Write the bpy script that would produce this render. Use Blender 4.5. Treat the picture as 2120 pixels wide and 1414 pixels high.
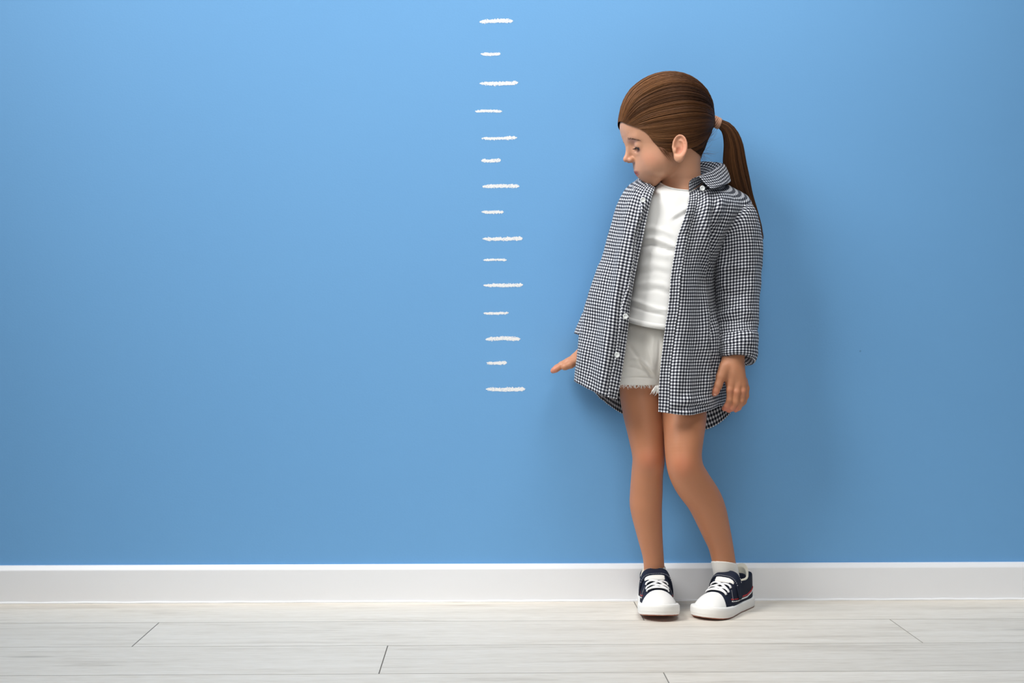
import bpy, bmesh, math, random
import numpy as np
from mathutils import Vector, Matrix, noise as mnoise

random.seed(7)
rng = np.random.default_rng(7)
SC = bpy.context.scene
COL = SC.collection
for o in list(bpy.data.objects):
    bpy.data.objects.remove(o)

# ------------------------------------------------------------------ camera
FPX = 2700.0
CAM = np.array([0.0, -2.647, 0.543])
YAW, PIT = math.radians(1.125), math.radians(0.36)
cF = np.array([math.sin(YAW)*math.cos(PIT), math.cos(YAW)*math.cos(PIT), -math.sin(PIT)])
cR = np.array([math.cos(YAW), -math.sin(YAW), 0.0])
cU = np.cross(cR, cF)
cam_d = bpy.data.cameras.new('camera')
cam = bpy.data.objects.new('camera', cam_d)
COL.objects.link(cam)
cam_d.sensor_width = 36.0
cam_d.lens = 36.0*FPX/2120.0
cam_d.clip_start = 0.05
cam.matrix_world = Matrix(((cR[0], cU[0], -cF[0], CAM[0]), (cR[1], cU[1], -cF[1], CAM[1]),
                           (cR[2], cU[2], -cF[2], CAM[2]), (0, 0, 0, 1)))
SC.camera = cam

def at(px, py, y):
    """point at depth y (metres, wall = 0, room = negative) on the sight line of a photograph pixel"""
    d = cF*FPX + cR*(px-1060.0) + cU*(707.0-py)
    return CAM + d*((y-CAM[1])/d[1])

# ------------------------------------------------------------------ world, lamps, exposure
W = bpy.data.worlds.new('room_light')
SC.world = W
W.use_nodes = True
bg = W.node_tree.nodes['Background']
bg.inputs[0].default_value = (1.0, 0.985, 0.96, 1)
bg.inputs[1].default_value = 0.05

def area(name, loc, target, size, power, color=(1, 1, 1), size_y=None, spread=180):
    l = bpy.data.lights.new(name, 'AREA')
    l.energy = power
    l.color = color
    l.shape = 'RECTANGLE'
    l.size = size
    l.size_y = size_y or size
    l.spread = math.radians(spread)
    o = bpy.data.objects.new(name, l)
    COL.objects.link(o)
    o.location = loc
    o.rotation_euler = (Vector(target)-Vector(loc)).to_track_quat('-Z', 'Y').to_euler()
    return o
area('softbox_key', (-1.75, -1.15, 2.75), (0.35, 0.0, 0.37), 1.3, 19.0, (1.0, 0.99, 0.965), None, 70)
area('softbox_top', (0.55, -0.80, 2.35), (0.20, 0.0, 0.65), 0.9, 16.2, (1.0, 0.99, 0.965), None, 150)
area('added_front_fill', (0.25, -3.3, 1.15), (0.25, 0.0, 0.6), 1.5, 7.0, (1.0, 0.99, 0.97), None, 120)  # added soft lamp from the front, lifts the T-shirt and shorts
SC.view_settings.view_transform = 'Standard'
SC.view_settings.look = 'None'
SC.view_settings.gamma = 1.0
SC.view_settings.use_curve_mapping = False
SC.view_settings.exposure = -0.09

# ------------------------------------------------------------------ helpers
def lin(r, g, b):
    f = lambda c: ((c/255.0)/12.92 if c/255.0 <= 0.04045 else ((c/255.0+0.055)/1.055)**2.4)
    return (f(r), f(g), f(b), 1.0)

def mesh_np(name, V, F, mat=None, parent=None, smooth=True, uv=None, attrs=None):
    """V (n,3) array; F list of index tuples or an (m,3|4) array; uv per-vertex (n,2)"""
    me = bpy.data.meshes.new(name)
    V = np.asarray(V, dtype=np.float32)
    if isinstance(F, np.ndarray):
        nf, k = F.shape
        me.vertices.add(len(V))
        me.vertices.foreach_set('co', V.ravel())
        me.loops.add(nf*k)
        me.loops.foreach_set('vertex_index', F.astype(np.int32).ravel())
        me.polygons.add(nf)
        me.polygons.foreach_set('loop_start', np.arange(0, nf*k, k, dtype=np.int32))
        me.update(calc_edges=True)
        me.validate()
    else:
        me.from_pydata([tuple(map(float, v)) for v in V], [], F)
    if smooth and len(me.polygons):
        me.polygons.foreach_set('use_smooth', np.ones(len(me.polygons), dtype=bool))
    if uv is not None:
        li = np.empty(len(me.loops), dtype=np.int32)
        me.loops.foreach_get('vertex_index', li)
        l = me.uv_layers.new(name='UVMap')
        l.data.foreach_set('uv', np.asarray(uv, dtype=np.float32)[li].ravel())
    for an, av in (attrs or {}).items():
        av = np.asarray(av, dtype=np.float32)
        if av.ndim == 1:
            a = me.attributes.new(an, 'FLOAT', 'POINT')
            a.data.foreach_set('value', av)
        else:
            a = me.attributes.new(an, 'FLOAT_COLOR', 'POINT')
            c = np.ones((len(av), 4), dtype=np.float32)
            c[:, :3] = av[:, :3]
            a.data.foreach_set('color', c.ravel())
    me.update()
    if mat:
        me.materials.append(mat)
    o = bpy.data.objects.new(name, me)
    COL.objects.link(o)
    if parent:
        o.parent = parent
    return o

def empty(name, loc, label=None, cat=None, group=None):
    o = bpy.data.objects.new(name, None)
    COL.objects.link(o)
    o.location = loc
    o.empty_display_size = 0.05
    if label: o['label'] = label
    if cat: o['category'] = cat
    if group: o['group'] = group
    return o

def grid_faces(nv, nu, wrap_u=False):
    r = np.arange(nv-1)[:, None]
    c = np.arange(nu if wrap_u else nu-1)[None, :]
    c2 = (c+1) % nu
    return np.stack([r*nu+c, r*nu+c2, (r+1)*nu+c2, (r+1)*nu+c], axis=-1).reshape(-1, 4)

def spline(P, n, closed=False, by_len=True):
    """Catmull-Rom through P (k,d) resampled to n points"""
    P = np.asarray(P, float)
    k = len(P)
    if closed:
        Q = np.concatenate([P[-1:], P, P[:2]])
        segs = k
    else:
        Q = np.concatenate([2*P[:1]-P[1:2], P, 2*P[-1:]-P[-2:-1]])
        segs = k-1
    m = 24
    t = (np.arange(m)/m)[:, None]
    out = []
    for i in range(segs):
        p0, p1, p2, p3 = Q[i], Q[i+1], Q[i+2], Q[i+3]
        out.append(0.5*((2*p1)+(-p0+p2)*t+(2*p0-5*p1+4*p2-p3)*t*t+(-p0+3*p1-3*p2+p3)*t**3))
    out = np.concatenate(out+[Q[segs+1][None]])
    if not by_len:
        s = np.linspace(0, len(out)-1, n)
    else:
        L = np.concatenate([[0], np.cumsum(np.linalg.norm(np.diff(out[:, :3], axis=0), axis=1))])
        tt = np.linspace(0, L[-1], n+1)[:-1] if closed else np.linspace(0, L[-1], n)
        s = np.interp(tt, L, np.arange(len(out)))
    i0 = np.clip(np.floor(s).astype(int), 0, len(out)-2)
    f = (s-i0)[:, None]
    return out[i0]*(1-f)+out[i0+1]*f

def spline_t(P, ts):
    """Catmull-Rom through P (k,...) at parameters ts in [0,k-1] (uniform)"""
    P = np.asarray(P, float)
    k = len(P)
    Q = np.concatenate([2*P[:1]-P[1:2], P, 2*P[-1:]-P[-2:-1]])
    ts = np.asarray(ts, float)
    i = np.clip(np.floor(ts).astype(int), 0, k-2)
    t = (ts-i).reshape((-1,)+(1,)*(P.ndim-1))
    p0, p1, p2, p3 = Q[i], Q[i+1], Q[i+2], Q[i+3]
    return 0.5*((2*p1)+(-p0+p2)*t+(2*p0-5*p1+4*p2-p3)*t*t+(-p0+3*p1-3*p2+p3)*t**3)

def grid_normals(G, wrap_u=False):
    """normals of a (nv,nu,3) grid"""
    du = (np.roll(G, -1, 1)-np.roll(G, 1, 1)) if wrap_u else np.gradient(G, axis=1)
    dv = np.gradient(G, axis=0)
    n = np.cross(dv, du)
    return n/np.maximum(np.linalg.norm(n, axis=-1, keepdims=True), 1e-12)

def tube(path, rad, sides=8, flat=1.0, up=None, cap=True):
    """verts, quads of a tube along path (n,3) with radii (n,)"""
    path = np.asarray(path, float)
    n = len(path)
    rad = np.broadcast_to(np.asarray(rad, float), (n,))
    T = np.gradient(path, axis=0)
    T /= np.maximum(np.linalg.norm(T, axis=1, keepdims=True), 1e-12)
    ref = np.array(up if up is not None else (0.3, 0.2, 0.93), float)
    A = np.cross(T, ref)
    A /= np.maximum(np.linalg.norm(A, axis=1, keepdims=True), 1e-9)
    B = np.cross(A, T)
    th = np.linspace(0, 2*math.pi, sides, endpoint=False)
    V = (path[:, None]+rad[:, None, None]*(A[:, None]*np.cos(th)[None, :, None]+B[:, None]*flat*np.sin(th)[None, :, None]))
    F = grid_faces(n, sides, True).tolist()
    if cap:
        F.append(tuple(range(sides))[::-1])
        F.append(tuple(range((n-1)*sides, n*sides)))
    return V.reshape(-1, 3), F

def merge(parts):
    Vs, Fs, k = [], [], 0
    for V, F in parts:
        Vs.append(np.asarray(V, float))
        Fs += [tuple(int(i)+k for i in f) for f in F]
        k += len(V)
    return np.concatenate(Vs), Fs

def bend_noise(P, s, seed=0.0):
    """smooth noise in [-1,1] per point"""
    return np.array([mnoise.noise(Vector((p[0]*s+seed, p[1]*s-seed*1.7, p[2]*s+seed*0.3))) for p in np.asarray(P).reshape(-1, 3)])

# ------------------------------------------------------------------ materials
def mat(name):
    m = bpy.data.materials.new(name)
    m.use_nodes = True
    nt = m.node_tree
    return m, nt, nt.nodes['Principled BSDF']

def nd(nt, typ, inp=None, **props):
    n = nt.nodes.new(typ)
    for k, v in props.items():
        setattr(n, k, v)
    for k, v in (inp or {}).items():
        if isinstance(v, bpy.types.NodeSocket):
            nt.links.new(v, n.inputs[k])
        else:
            n.inputs[k].default_value = v
    return n

def math_n(nt, op, a, b=None, c=None):
    n = nt.nodes.new('ShaderNodeMath')
    n.operation = op
    for i, v in enumerate((a, b, c)):
        if v is None: continue
        if isinstance(v, bpy.types.NodeSocket): nt.links.new(v, n.inputs[i])
        else: n.inputs[i].default_value = v
    return n.outputs[0]

def mixc(nt, fac, a, b, mode='MIX'):
    n = nt.nodes.new('ShaderNodeMix')
    n.data_type = 'RGBA'
    n.blend_type = mode
    for i, v in ((0, fac), (6, a), (7, b)):
        if isinstance(v, bpy.types.NodeSocket): nt.links.new(v, n.inputs[i])
        else: n.inputs[i].default_value = v
    return n.outputs[2]

def ramp(nt, fac, stops):
    n = nt.nodes.new('ShaderNodeValToRGB')
    e = n.color_ramp.elements
    while len(e) < len(stops): e.new(0.5)
    for el, (p, c) in zip(e, stops):
        el.position = p
        el.color = c if len(c) == 4 else (*c, 1)
    nt.links.new(fac, n.inputs[0])
    return n.outputs[0]

def bump(nt, bsdf, h, strength=0.3, dist=0.001):
    b = nd(nt, 'ShaderNodeBump', {'Strength': strength, 'Distance': dist, 'Height': h})
    nt.links.new(b.outputs[0], bsdf.inputs['Normal'])

def plain(name, col, rough=0.6, bump_scale=None, bump_s=0.2, spec=0.5):
    m, nt, b = mat(name)
    b.inputs['Base Color'].default_value = col
    b.inputs['Roughness'].default_value = rough
    b.inputs['Specular IOR Level'].default_value = spec
    if bump_scale:
        tc = nd(nt, 'ShaderNodeTexCoord')
        nz = nd(nt, 'ShaderNodeTexNoise', {'Vector': tc.outputs['Object'], 'Scale': bump_scale, 'Detail': 3.0})
        bump(nt, b, nz.outputs[0], bump_s)
    return m

def mat_wall():
    m, nt, b = mat('blue_wall_paint')
    tc = nd(nt, 'ShaderNodeTexCoord')
    n1 = nd(nt, 'ShaderNodeTexNoise', {'Vector': tc.outputs['Object'], 'Scale': 2.2, 'Detail': 4.0, 'Roughness': 0.6})
    c = mixc(nt, n1.outputs[0], lin(110, 168, 221), lin(114, 172, 224))
    sp = nd(nt, 'ShaderNodeTexVoronoi', {'Vector': tc.outputs['Object'], 'Scale': 9.0})
    spk = math_n(nt, 'LESS_THAN', sp.outputs['Distance'], 0.018)
    sel = math_n(nt, 'GREATER_THAN', nd(nt, 'ShaderNodeSeparateColor', {'Color': sp.outputs['Color']}).outputs[0], 0.82)
    c = mixc(nt, math_n(nt, 'MULTIPLY', math_n(nt, 'MULTIPLY', spk, sel), 0.35), c, lin(60, 95, 130))
    nt.links.new(c, b.inputs['Base Color'])
    b.inputs['Roughness'].default_value = 0.62
    b.inputs['Specular IOR Level'].default_value = 0.3
    n2 = nd(nt, 'ShaderNodeTexNoise', {'Vector': tc.outputs['Object'], 'Scale': 260.0, 'Detail': 2.0})
    n3 = nd(nt, 'ShaderNodeTexNoise', {'Vector': tc.outputs['Object'], 'Scale': 14.0, 'Detail': 3.0})
    h = math_n(nt, 'MULTIPLY_ADD', n3.outputs[0], 1.4, n2.outputs[0])
    bump(nt, b, h, 0.12, 0.0012)
    return m

def mat_plank():
    m, nt, b = mat('whitewashed_oak')
    oi = nd(nt, 'ShaderNodeObjectInfo')
    tc = nd(nt, 'ShaderNodeTexCoord')
    off = nd(nt, 'ShaderNodeCombineXYZ', {'X': math_n(nt, 'MULTIPLY', oi.outputs['Random'], 37.0),
                                          'Y': math_n(nt, 'MULTIPLY', oi.outputs['Random'], 91.0), 'Z': 0.0})
    v = nd(nt, 'ShaderNodeVectorMath', {0: tc.outputs['Object'], 1: off.outputs[0]}, operation='ADD')
    mp = nd(nt, 'ShaderNodeMapping', {'Vector': v.outputs[0], 'Scale': (3.0, 40.0, 1.0)})
    mp2 = nd(nt, 'ShaderNodeMapping', {'Vector': v.outputs[0], 'Scale': (26.0, 300.0, 1.0)})
    mp3 = nd(nt, 'ShaderNodeMapping', {'Vector': v.outputs[0], 'Scale': (1.6, 9.0, 1.0)})
    mp4 = nd(nt, 'ShaderNodeMapping', {'Vector': v.outputs[0], 'Scale': (3.2, 17.0, 1.0)})
    g1 = nd(nt, 'ShaderNodeTexNoise', {'Vector': mp.outputs[0], 'Scale': 1.0, 'Detail': 5.0, 'Roughness': 0.6, 'Distortion': 0.6})
    g2 = nd(nt, 'ShaderNodeTexNoise', {'Vector': mp2.outputs[0], 'Scale': 1.0, 'Detail': 3.0})
    g3 = nd(nt, 'ShaderNodeTexNoise', {'Vector': mp3.outputs[0], 'Scale': 1.0, 'Detail': 3.0})
    kn = nd(nt, 'ShaderNodeTexVoronoi', {'Vector': mp4.outputs[0], 'Scale': 1.0, 'Randomness': 1.0})
    c = ramp(nt, g1.outputs[0], [(0.28, lin(186, 175, 160)), (0.45, lin(228, 220, 207)), (0.7, lin(245, 239, 229))])
    c = mixc(nt, 0.45, c, ramp(nt, g2.outputs[0], [(0.3, lin(212, 203, 189)), (0.6, lin(243, 237, 227))]))
    c = mixc(nt, math_n(nt, 'MULTIPLY', math_n(nt, 'SUBTRACT', g3.outputs[0], 0.3), 0.45), c, lin(222, 215, 203))
    kd = ramp(nt, kn.outputs['Distance'], [(0.0, (1, 1, 1)), (0.16, (0, 0, 0))])
    ksel = math_n(nt, 'GREATER_THAN', nd(nt, 'ShaderNodeSeparateColor', {'Color': kn.outputs['Color']}).outputs[0], 0.72)
    kf = math_n(nt, 'MULTIPLY', math_n(nt, 'MULTIPLY', kd, ksel), math_n(nt, 'MULTIPLY', g1.outputs[0], 1.1))
    c = mixc(nt, kf, c, lin(150, 143, 133))
    tone = math_n(nt, 'MULTIPLY_ADD', oi.outputs['Random'], 0.09, 0.84)
    tv = nd(nt, 'ShaderNodeCombineColor', {0: tone, 1: tone, 2: tone})
    c = mixc(nt, 1.0, c, tv.outputs[0], 'MULTIPLY')
    nt.links.new(c, b.inputs['Base Color'])
    b.inputs['Roughness'].default_value = 0.5
    b.inputs['Specular IOR Level'].default_value = 0.35
    bump(nt, b, g2.outputs[0], 0.12, 0.0006)
    return m

def mat_skin():
    m, nt, b = mat('skin')
    at_ = nd(nt, 'ShaderNodeAttribute', attribute_name='tint')
    tc = nd(nt, 'ShaderNodeTexCoord')
    n = nd(nt, 'ShaderNodeTexNoise', {'Vector': tc.outputs['Object'], 'Scale': 38.0, 'Detail': 3.0})
    c = mixc(nt, math_n(nt, 'MULTIPLY', n.outputs[0], 0.10), at_.outputs['Color'], lin(196, 120, 92))
    nt.links.new(c, b.inputs['Base Color'])
    b.inputs['Roughness'].default_value = 0.48
    b.inputs['Specular IOR Level'].default_value = 0.4
    b.inputs['Subsurface Weight'].default_value = 0.12
    b.inputs['Subsurface Radius'].default_value = (1.0, 0.35, 0.2)
    b.inputs['Subsurface Scale'].default_value = 0.003
    n2 = nd(nt, 'ShaderNodeTexNoise', {'Vector': tc.outputs['Object'], 'Scale': 900.0, 'Detail': 2.0})
    bump(nt, b, n2.outputs[0], 0.06, 0.0006)
    return m

def mat_hair(name, c0, c1, c2):
    m, nt, b = mat(name)
    a = nd(nt, 'ShaderNodeAttribute', attribute_name='rnd')
    c = ramp(nt, a.outputs['Fac'], [(0.0, c0), (0.5, c1), (1.0, c2)])
    nt.links.new(c, b.inputs['Base Color'])
    b.inputs['Roughness'].default_value = 0.5
    b.inputs['Specular IOR Level'].default_value = 0.28
    return m

def mat_gingham():
    m, nt, b = mat('navy_gingham_cotton')
    uv = nd(nt, 'ShaderNodeTexCoord')
    s = nd(nt, 'ShaderNodeSeparateXYZ', {'Vector': uv.outputs['UV']})
    per = 0.0060
    def stripe(x):
        f = math_n(nt, 'FRACT', math_n(nt, 'DIVIDE', x, per))
        t = math_n(nt, 'ABSOLUTE', math_n(nt, 'SUBTRACT', f, 0.5))
        n = nd(nt, 'ShaderNodeMapRange', {'Value': t, 'From Min': 0.225, 'From Max': 0.305, 'To Min': 1.0, 'To Max': 0.0})
        return n.outputs[0]
    a, c = stripe(s.outputs[0]), stripe(s.outputs[1])
    k = math_n(nt, 'MULTIPLY', math_n(nt, 'ADD', a, c), 0.5)
    col = ramp(nt, k, [(0.0, lin(236, 238, 242)), (0.5, lin(116, 119, 130)), (1.0, lin(13, 15, 25))])
    nt.links.new(col, b.inputs['Base Color'])
    b.inputs['Roughness'].default_value = 0.85
    b.inputs['Specular IOR Level'].default_value = 0.15
    b.inputs['Sheen Weight'].default_value = 0.05
    n2 = nd(nt, 'ShaderNodeTexNoise', {'Vector': uv.outputs['Object'], 'Scale': 120.0, 'Detail': 2.0})
    n3 = nd(nt, 'ShaderNodeTexNoise', {'Vector': uv.outputs['Object'], 'Scale': 45.0, 'Detail': 2.0})
    bump(nt, b, math_n(nt, 'MULTIPLY_ADD', n3.outputs[0], 1.6, n2.outputs[0]), 0.35, 0.002)
    return m

M = {
    'wall': mat_wall(), 'plank': mat_plank(), 'skin': mat_skin(), 'gingham': mat_gingham(),
    'baseboard': plain('white_baseboard_paint', lin(244, 246, 250), 0.4, 60, 0.05),
    'groove': plain('plank_edge_groove', lin(158, 153, 145), 0.8),
    'subfloor': plain('dark_subfloor', lin(58, 54, 50), 0.9),
    'chalk': plain('white_chalk', lin(246, 247, 248), 0.95, 900, 0.6, 0.1),
    'hair': mat_hair('brown_hair', lin(52, 31, 18), lin(104, 67, 39), lin(152, 104, 64)),
    'lash': plain('dark_lash', lin(28, 20, 17), 0.6),
    'brow': plain('brown_brow_hair', lin(112, 78, 58), 0.7),
    'eye': plain('dark_eye', lin(38, 24, 18), 0.12),
    'nail': plain('pink_fingernail', lin(236, 190, 172), 0.3),
    'tie': plain('tan_hair_elastic', lin(205, 158, 132), 0.8, 700, 0.3),
    'tee': plain('white_jersey', lin(250, 250, 248), 0.9, 900, 0.12, 0.15),
    'shorts': plain('pale_grey_denim', lin(246, 243, 236), 0.92, 1100, 0.35, 0.12),
    'fray': plain('white_cotton_thread', lin(244, 242, 238), 0.95, None, 0, 0.1),
    'button': plain('pearly_button', lin(232, 236, 236), 0.25),
    'navy': plain('navy_canvas', lin(26, 32, 50), 0.75, 1200, 0.35, 0.25),
    'rubber': plain('white_rubber', lin(242, 241, 238), 0.45, None, 0, 0.4),
    'lace': plain('white_lace', lin(246, 246, 246), 0.85, 1500, 0.3, 0.2),
    'red': plain('red_trim', lin(168, 28, 34), 0.6),
    'outsole': plain('brown_gum_outsole', lin(158, 92, 68), 0.6),
    'sock': plain('white_rib_sock', lin(240, 238, 233), 0.9, 700, 0.4, 0.1),
    'lining': plain('cream_lining', lin(238, 232, 214), 0.85, 500, 0.2, 0.1),
    'thread': plain('white_stitch', lin(214, 214, 214), 0.8),
}

# ------------------------------------------------------------------ setting: wall, baseboard, floor
def box_vf(x0, x1, y0, y1, z0, z1):
    V = [(x, y, z) for z in (z0, z1) for y in (y0, y1) for x in (x0, x1)]
    F = [(0, 2, 3, 1), (4, 5, 7, 6), (0, 1, 5, 4), (2, 6, 7, 3), (0, 4, 6, 2), (1, 3, 7, 5)]
    return V, F
wall = mesh_np('wall_back', *box_vf(-2.6, 2.6, 0.0, 0.12, 0.0, 2.6), M['wall'], smooth=False)
wall['kind'] = 'structure'
BT = 0.013
prof = [(0.0, 0.0), (-BT, 0.0), (-BT, 0.0655), (-BT+0.0006, 0.0672), (-0.0075, 0.0745), (-0.006, 0.0752), (0.0, 0.0752)]
Vb = [(x, y, z) for x in (-2.6, 2.6) for (y, z) in prof]
nb = len(prof)
Fb = [(i, (i+1) % nb, nb+(i+1) % nb, nb+i) for i in range(nb)] + [tuple(range(nb))[::-1], tuple(range(nb, 2*nb))]
bb = mesh_np('baseboard_back', Vb, Fb, M['baseboard'], smooth=False)
bb['kind'] = 'structure'
# a bead of white sealant where the skirting meets the floor
xs = np.linspace(-2.6, 2.6, 400)
bead = np.stack([xs, np.full_like(xs, -BT-0.0004), 0.001+0.0009*bend_noise(np.stack([xs, xs*0, xs*0], 1), 23)], 1)
sb = mesh_np('sealant_bead', *tube(bead, 0.0032+0.0008*bend_noise(bead, 31, 3), 6), M['baseboard'], bb)

floor = mesh_np('floor', *box_vf(-2.6, 2.6, -3.2, 0.12, -0.06, -0.009), M['subfloor'], smooth=False)
floor['kind'] = 'structure'
PW, PL = 0.189, 1.38
joint = {0: 0.2986, 1: -0.6145, 2: -0.1715, 3: 0.2835}
pl_cache = {}
def plank_mesh(L):
    L = round(L, 4)
    if L in pl_cache: return pl_cache[L]
    bm = bmesh.new()
    bmesh.ops.create_cube(bm, size=1.0)
    for v in bm.verts:
        v.co = (v.co.x*(L-0.0006), v.co.y*(PW-0.0006), v.co.z*0.009-0.0045)
    top = [e for e in bm.edges if all(v.co.z > -0.001 for v in e.verts)]
    bmesh.ops.bevel(bm, geom=top, offset=0.0008, segments=1, affect='EDGES')
    for f in bm.faces:
        f.material_index = 0 if f.normal.z > 0.99 else 1
    me = bpy.data.meshes.new('plank')
    bm.to_mesh(me)
    bm.free()
    me.materials.append(M['plank'])
    me.materials.append(M['groove'])
    pl_cache[L] = me
    return me
for row in range(15):
    yc = -PW*(row+0.5)
    j = joint.get(row, (-0.33+0.47*row) % PL)
    while j > -2.6: j -= PL
    while j < 2.6:
        a, b_ = max(j, -2.6), min(j+PL, 2.6)
        if b_-a > 0.03:
            o = bpy.data.objects.new('plank', plank_mesh(b_-a))
            COL.objects.link(o)
            o.location = ((a+b_)/2, yc, 0.0)
            o.parent = floor
        j += PL

# ------------------------------------------------------------------ chalk dashes on the wall
marks = [(993, 1062, 46, 44, 9), (995, 1036, 112, 112, 7), (993, 1073, 173, 172, 9), (984, 1040, 231, 231, 6),
         (997, 1071, 287, 285, 7), (996, 1037, 333, 332, 8), (999, 1075, 387, 386, 9), (997, 1043, 439, 439, 7),
         (999, 1083, 495, 494, 8), (1000, 1049, 539, 539, 5), (1001, 1083, 591, 590, 8), (1001, 1053, 649, 648, 6),
         (1005, 1077, 703, 702, 9), (1006, 1050, 752, 751, 7), (1006, 1088, 806, 806, 9)]
ordw = ['topmost', 'second', 'third', 'fourth', 'fifth', 'sixth', 'seventh', 'lowest']
sords = ['topmost', 'second', 'third', 'fourth', 'fifth', 'sixth', 'lowest']
cell = 0.0008
crng = np.random.default_rng(3)
for i, (x0, x1, y0, y1, th) in enumerate(marks):
    A = at(x0, y0, 0.0)
    B = at(x1, y1, 0.0)
    L = B[0]-A[0]
    T = th/1020.0
    nx, nz = int(L/cell)+1, int(T*2.0/cell)+1
    cells = {}
    hv = []
    for a in range(nx):
        u = a/max(nx-1, 1)
        taper = min(1.0, 0.25+0.75*(u/0.16)**0.8 if u < 0.16 else 1.0, ((1-u)/0.08)**0.7 if u > 0.92 else 1.0)
        wob = 0.22*mnoise.noise(Vector((u*L*70, i*3.1, 0)))
        cz = (0.16 if i % 3 == 0 else -0.1)*math.sin(u*math.pi)
        for b in range(nz):
            w = (b/max(nz-1, 1)-0.5)*2.0
            d = abs(w-cz-0.3*wob)/(0.5*taper*(1+wob)+0.02)
            g = crng.normal()*0.42
            g2 = mnoise.noise(Vector((a*0.25+i*7, b*0.5, i*2.3)))
            if d*1.12 + 0.42*g + 0.35*g2 < 0.93 and not (g > 0.72 and d > 0.1):
                cells[(a, b)] = 1
    # keep the largest connected patch and a few crumbs
    seen, comps = set(), []
    for c0 in cells:
        if c0 in seen: continue
        st, comp = [c0], []
        seen.add(c0)
        while st:
            c = st.pop()
            comp.append(c)
            for dx, dz in ((1, 0), (-1, 0), (0, 1), (0, -1)):
                q = (c[0]+dx, c[1]+dz)
                if q in cells and q not in seen:
                    seen.add(q)
                    st.append(q)
        comps.append(comp)
    comps.sort(key=len, reverse=True)
    keep = set(comps[0])
    for c in comps[1:]:
        if len(c) >= 12: keep |= set(c)
    vid, V, F = {}, [], []
    def vert(a, b, top):
        k = (a, b, top)
        if k not in vid:
            vid[k] = len(V)
            h = 0.00005 + (0.00016+0.00012*mnoise.noise(Vector((a*0.7, b*0.7, i)))) if top else -0.0001
            u = a/max(nx-1, 1)
            jx, jz = 0.7*mnoise.noise(Vector((a*1.37, b*1.37, 9.5))), 0.7*mnoise.noise(Vector((a*1.37, b*1.37, 4.5)))
            V.append((A[0]+(a+jx)*cell, -h, A[2]+(B[2]-A[2])*u+((b+jz)/max(nz-1, 1)-0.5)*2.0*T))
        return vid[k]
    for (a, b) in keep:
        F.append((vert(a, b, 1), vert(a+1, b, 1), vert(a+1, b+1, 1), vert(a, b+1, 1)))
        for (dx, dz, p, q) in ((-1, 0, (a, b), (a, b+1)), (1, 0, (a+1, b+1), (a+1, b)), (0, -1, (a+1, b), (a, b)), (0, 1, (a, b+1), (a+1, b+1))):
            if (a+dx, b+dz) not in keep:
                F.append((vert(*p, 0), vert(*q, 0), vert(*q, 1), vert(*p, 1)))
    o = mesh_np('chalk_dash', V, F, M['chalk'], smooth=False)
    long_ = i % 2 == 0
    o['label'] = ('%s of the long white chalk dashes on blue wall, counted from the top' % ordw[i//2]) if long_ else \
                 ('%s of the short white chalk dashes on blue wall, counted from the top' % sords[i//2])
    o['category'] = 'chalk mark'
    o['group'] = 'chalk dashes of the height scale on the wall'
# ------------------------------------------------------------------ smooth solid modelling (distance fields -> mesh)
def smin(a, b, k):
    if k <= 0: return np.minimum(a, b)
    h = np.maximum(k-np.abs(a-b), 0.0)/k
    return np.minimum(a, b)-h*h*k*0.25

class Leaf:
    def __init__(s, f, c, R):
        s.f, s.c, s.R = f, np.asarray(c, float), float(R)
    def ev(s, P, bc=None, br=0):
        return s.f(P)
    def near(s, bc, br):
        return np.linalg.norm(bc-s.c)-s.R-br

class Tree:
    """ops: list of (node, mode '+', '-' or '&', k)"""
    def __init__(s, ops):
        s.ops = ops
        pc = [o[0] for o in ops if o[1] == '+']
        lo = np.min([p.c-p.R for p in pc], axis=0)
        hi = np.max([p.c+p.R for p in pc], axis=0)
        s.c = (lo+hi)/2
        s.R = np.linalg.norm(hi-lo)/2
        s.lo, s.hi = lo, hi
    def near(s, bc, br):
        return max(np.linalg.norm(bc-s.c)-s.R-br, np.linalg.norm(np.maximum(np.maximum(s.lo-bc, bc-s.hi), 0))-br)
    def ev(s, P, bc=None, br=0):
        d = np.full(len(P), 1.0)
        for n, mode, k in s.ops:
            if mode != '&' and bc is not None and n.near(bc, br) > max(k, 0.004)+0.004:
                continue
            v = n.ev(P, bc, br)
            if mode == '+': d = smin(d, v, k)
            elif mode == '-': d = -smin(-d, v, k)
            else: d = -smin(-d, -v, k)
        return d

def ball(c, r):
    c = np.asarray(c, float)
    return Leaf(lambda P: np.linalg.norm(P-c, axis=1)-r, c, r)

def rcone(a, b, r1, r2):
    a, b = np.asarray(a, float), np.asarray(b, float)
    ba = b-a
    l2 = ba@ba
    def f(P):
        h = np.clip(((P-a)@ba)/l2, 0, 1)
        return np.linalg.norm(P-a-h[:, None]*ba, axis=1)-(r1+(r2-r1)*h)
    return Leaf(f, (a+b)/2, math.sqrt(l2)/2+max(r1, r2))

def ellipsoid(c, r, R=None):
    """R: 3x3 with rows = local axes"""
    c, r = np.asarray(c, float), np.asarray(r, float)
    def f(P):
        q = P-c
        if R is not None: q = q@np.asarray(R).T
        k0 = np.linalg.norm(q/r, axis=1)
        k1 = np.linalg.norm(q/(r*r), axis=1)
        return k0*(k0-1.0)/np.maximum(k1, 1e-9)
    return Leaf(f, c, r.max())

def chain(pts, rad, k=0.006):
    return Tree([(rcone(pts[i], pts[i+1], rad[i], rad[i+1]), '+', k if i else 0) for i in range(len(pts)-1)])

def half(c, n):
    c, n = np.asarray(c, float), np.asarray(n, float)/np.linalg.norm(n)
    return Leaf(lambda P: (P-c)@n, c, 10.0)

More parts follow.
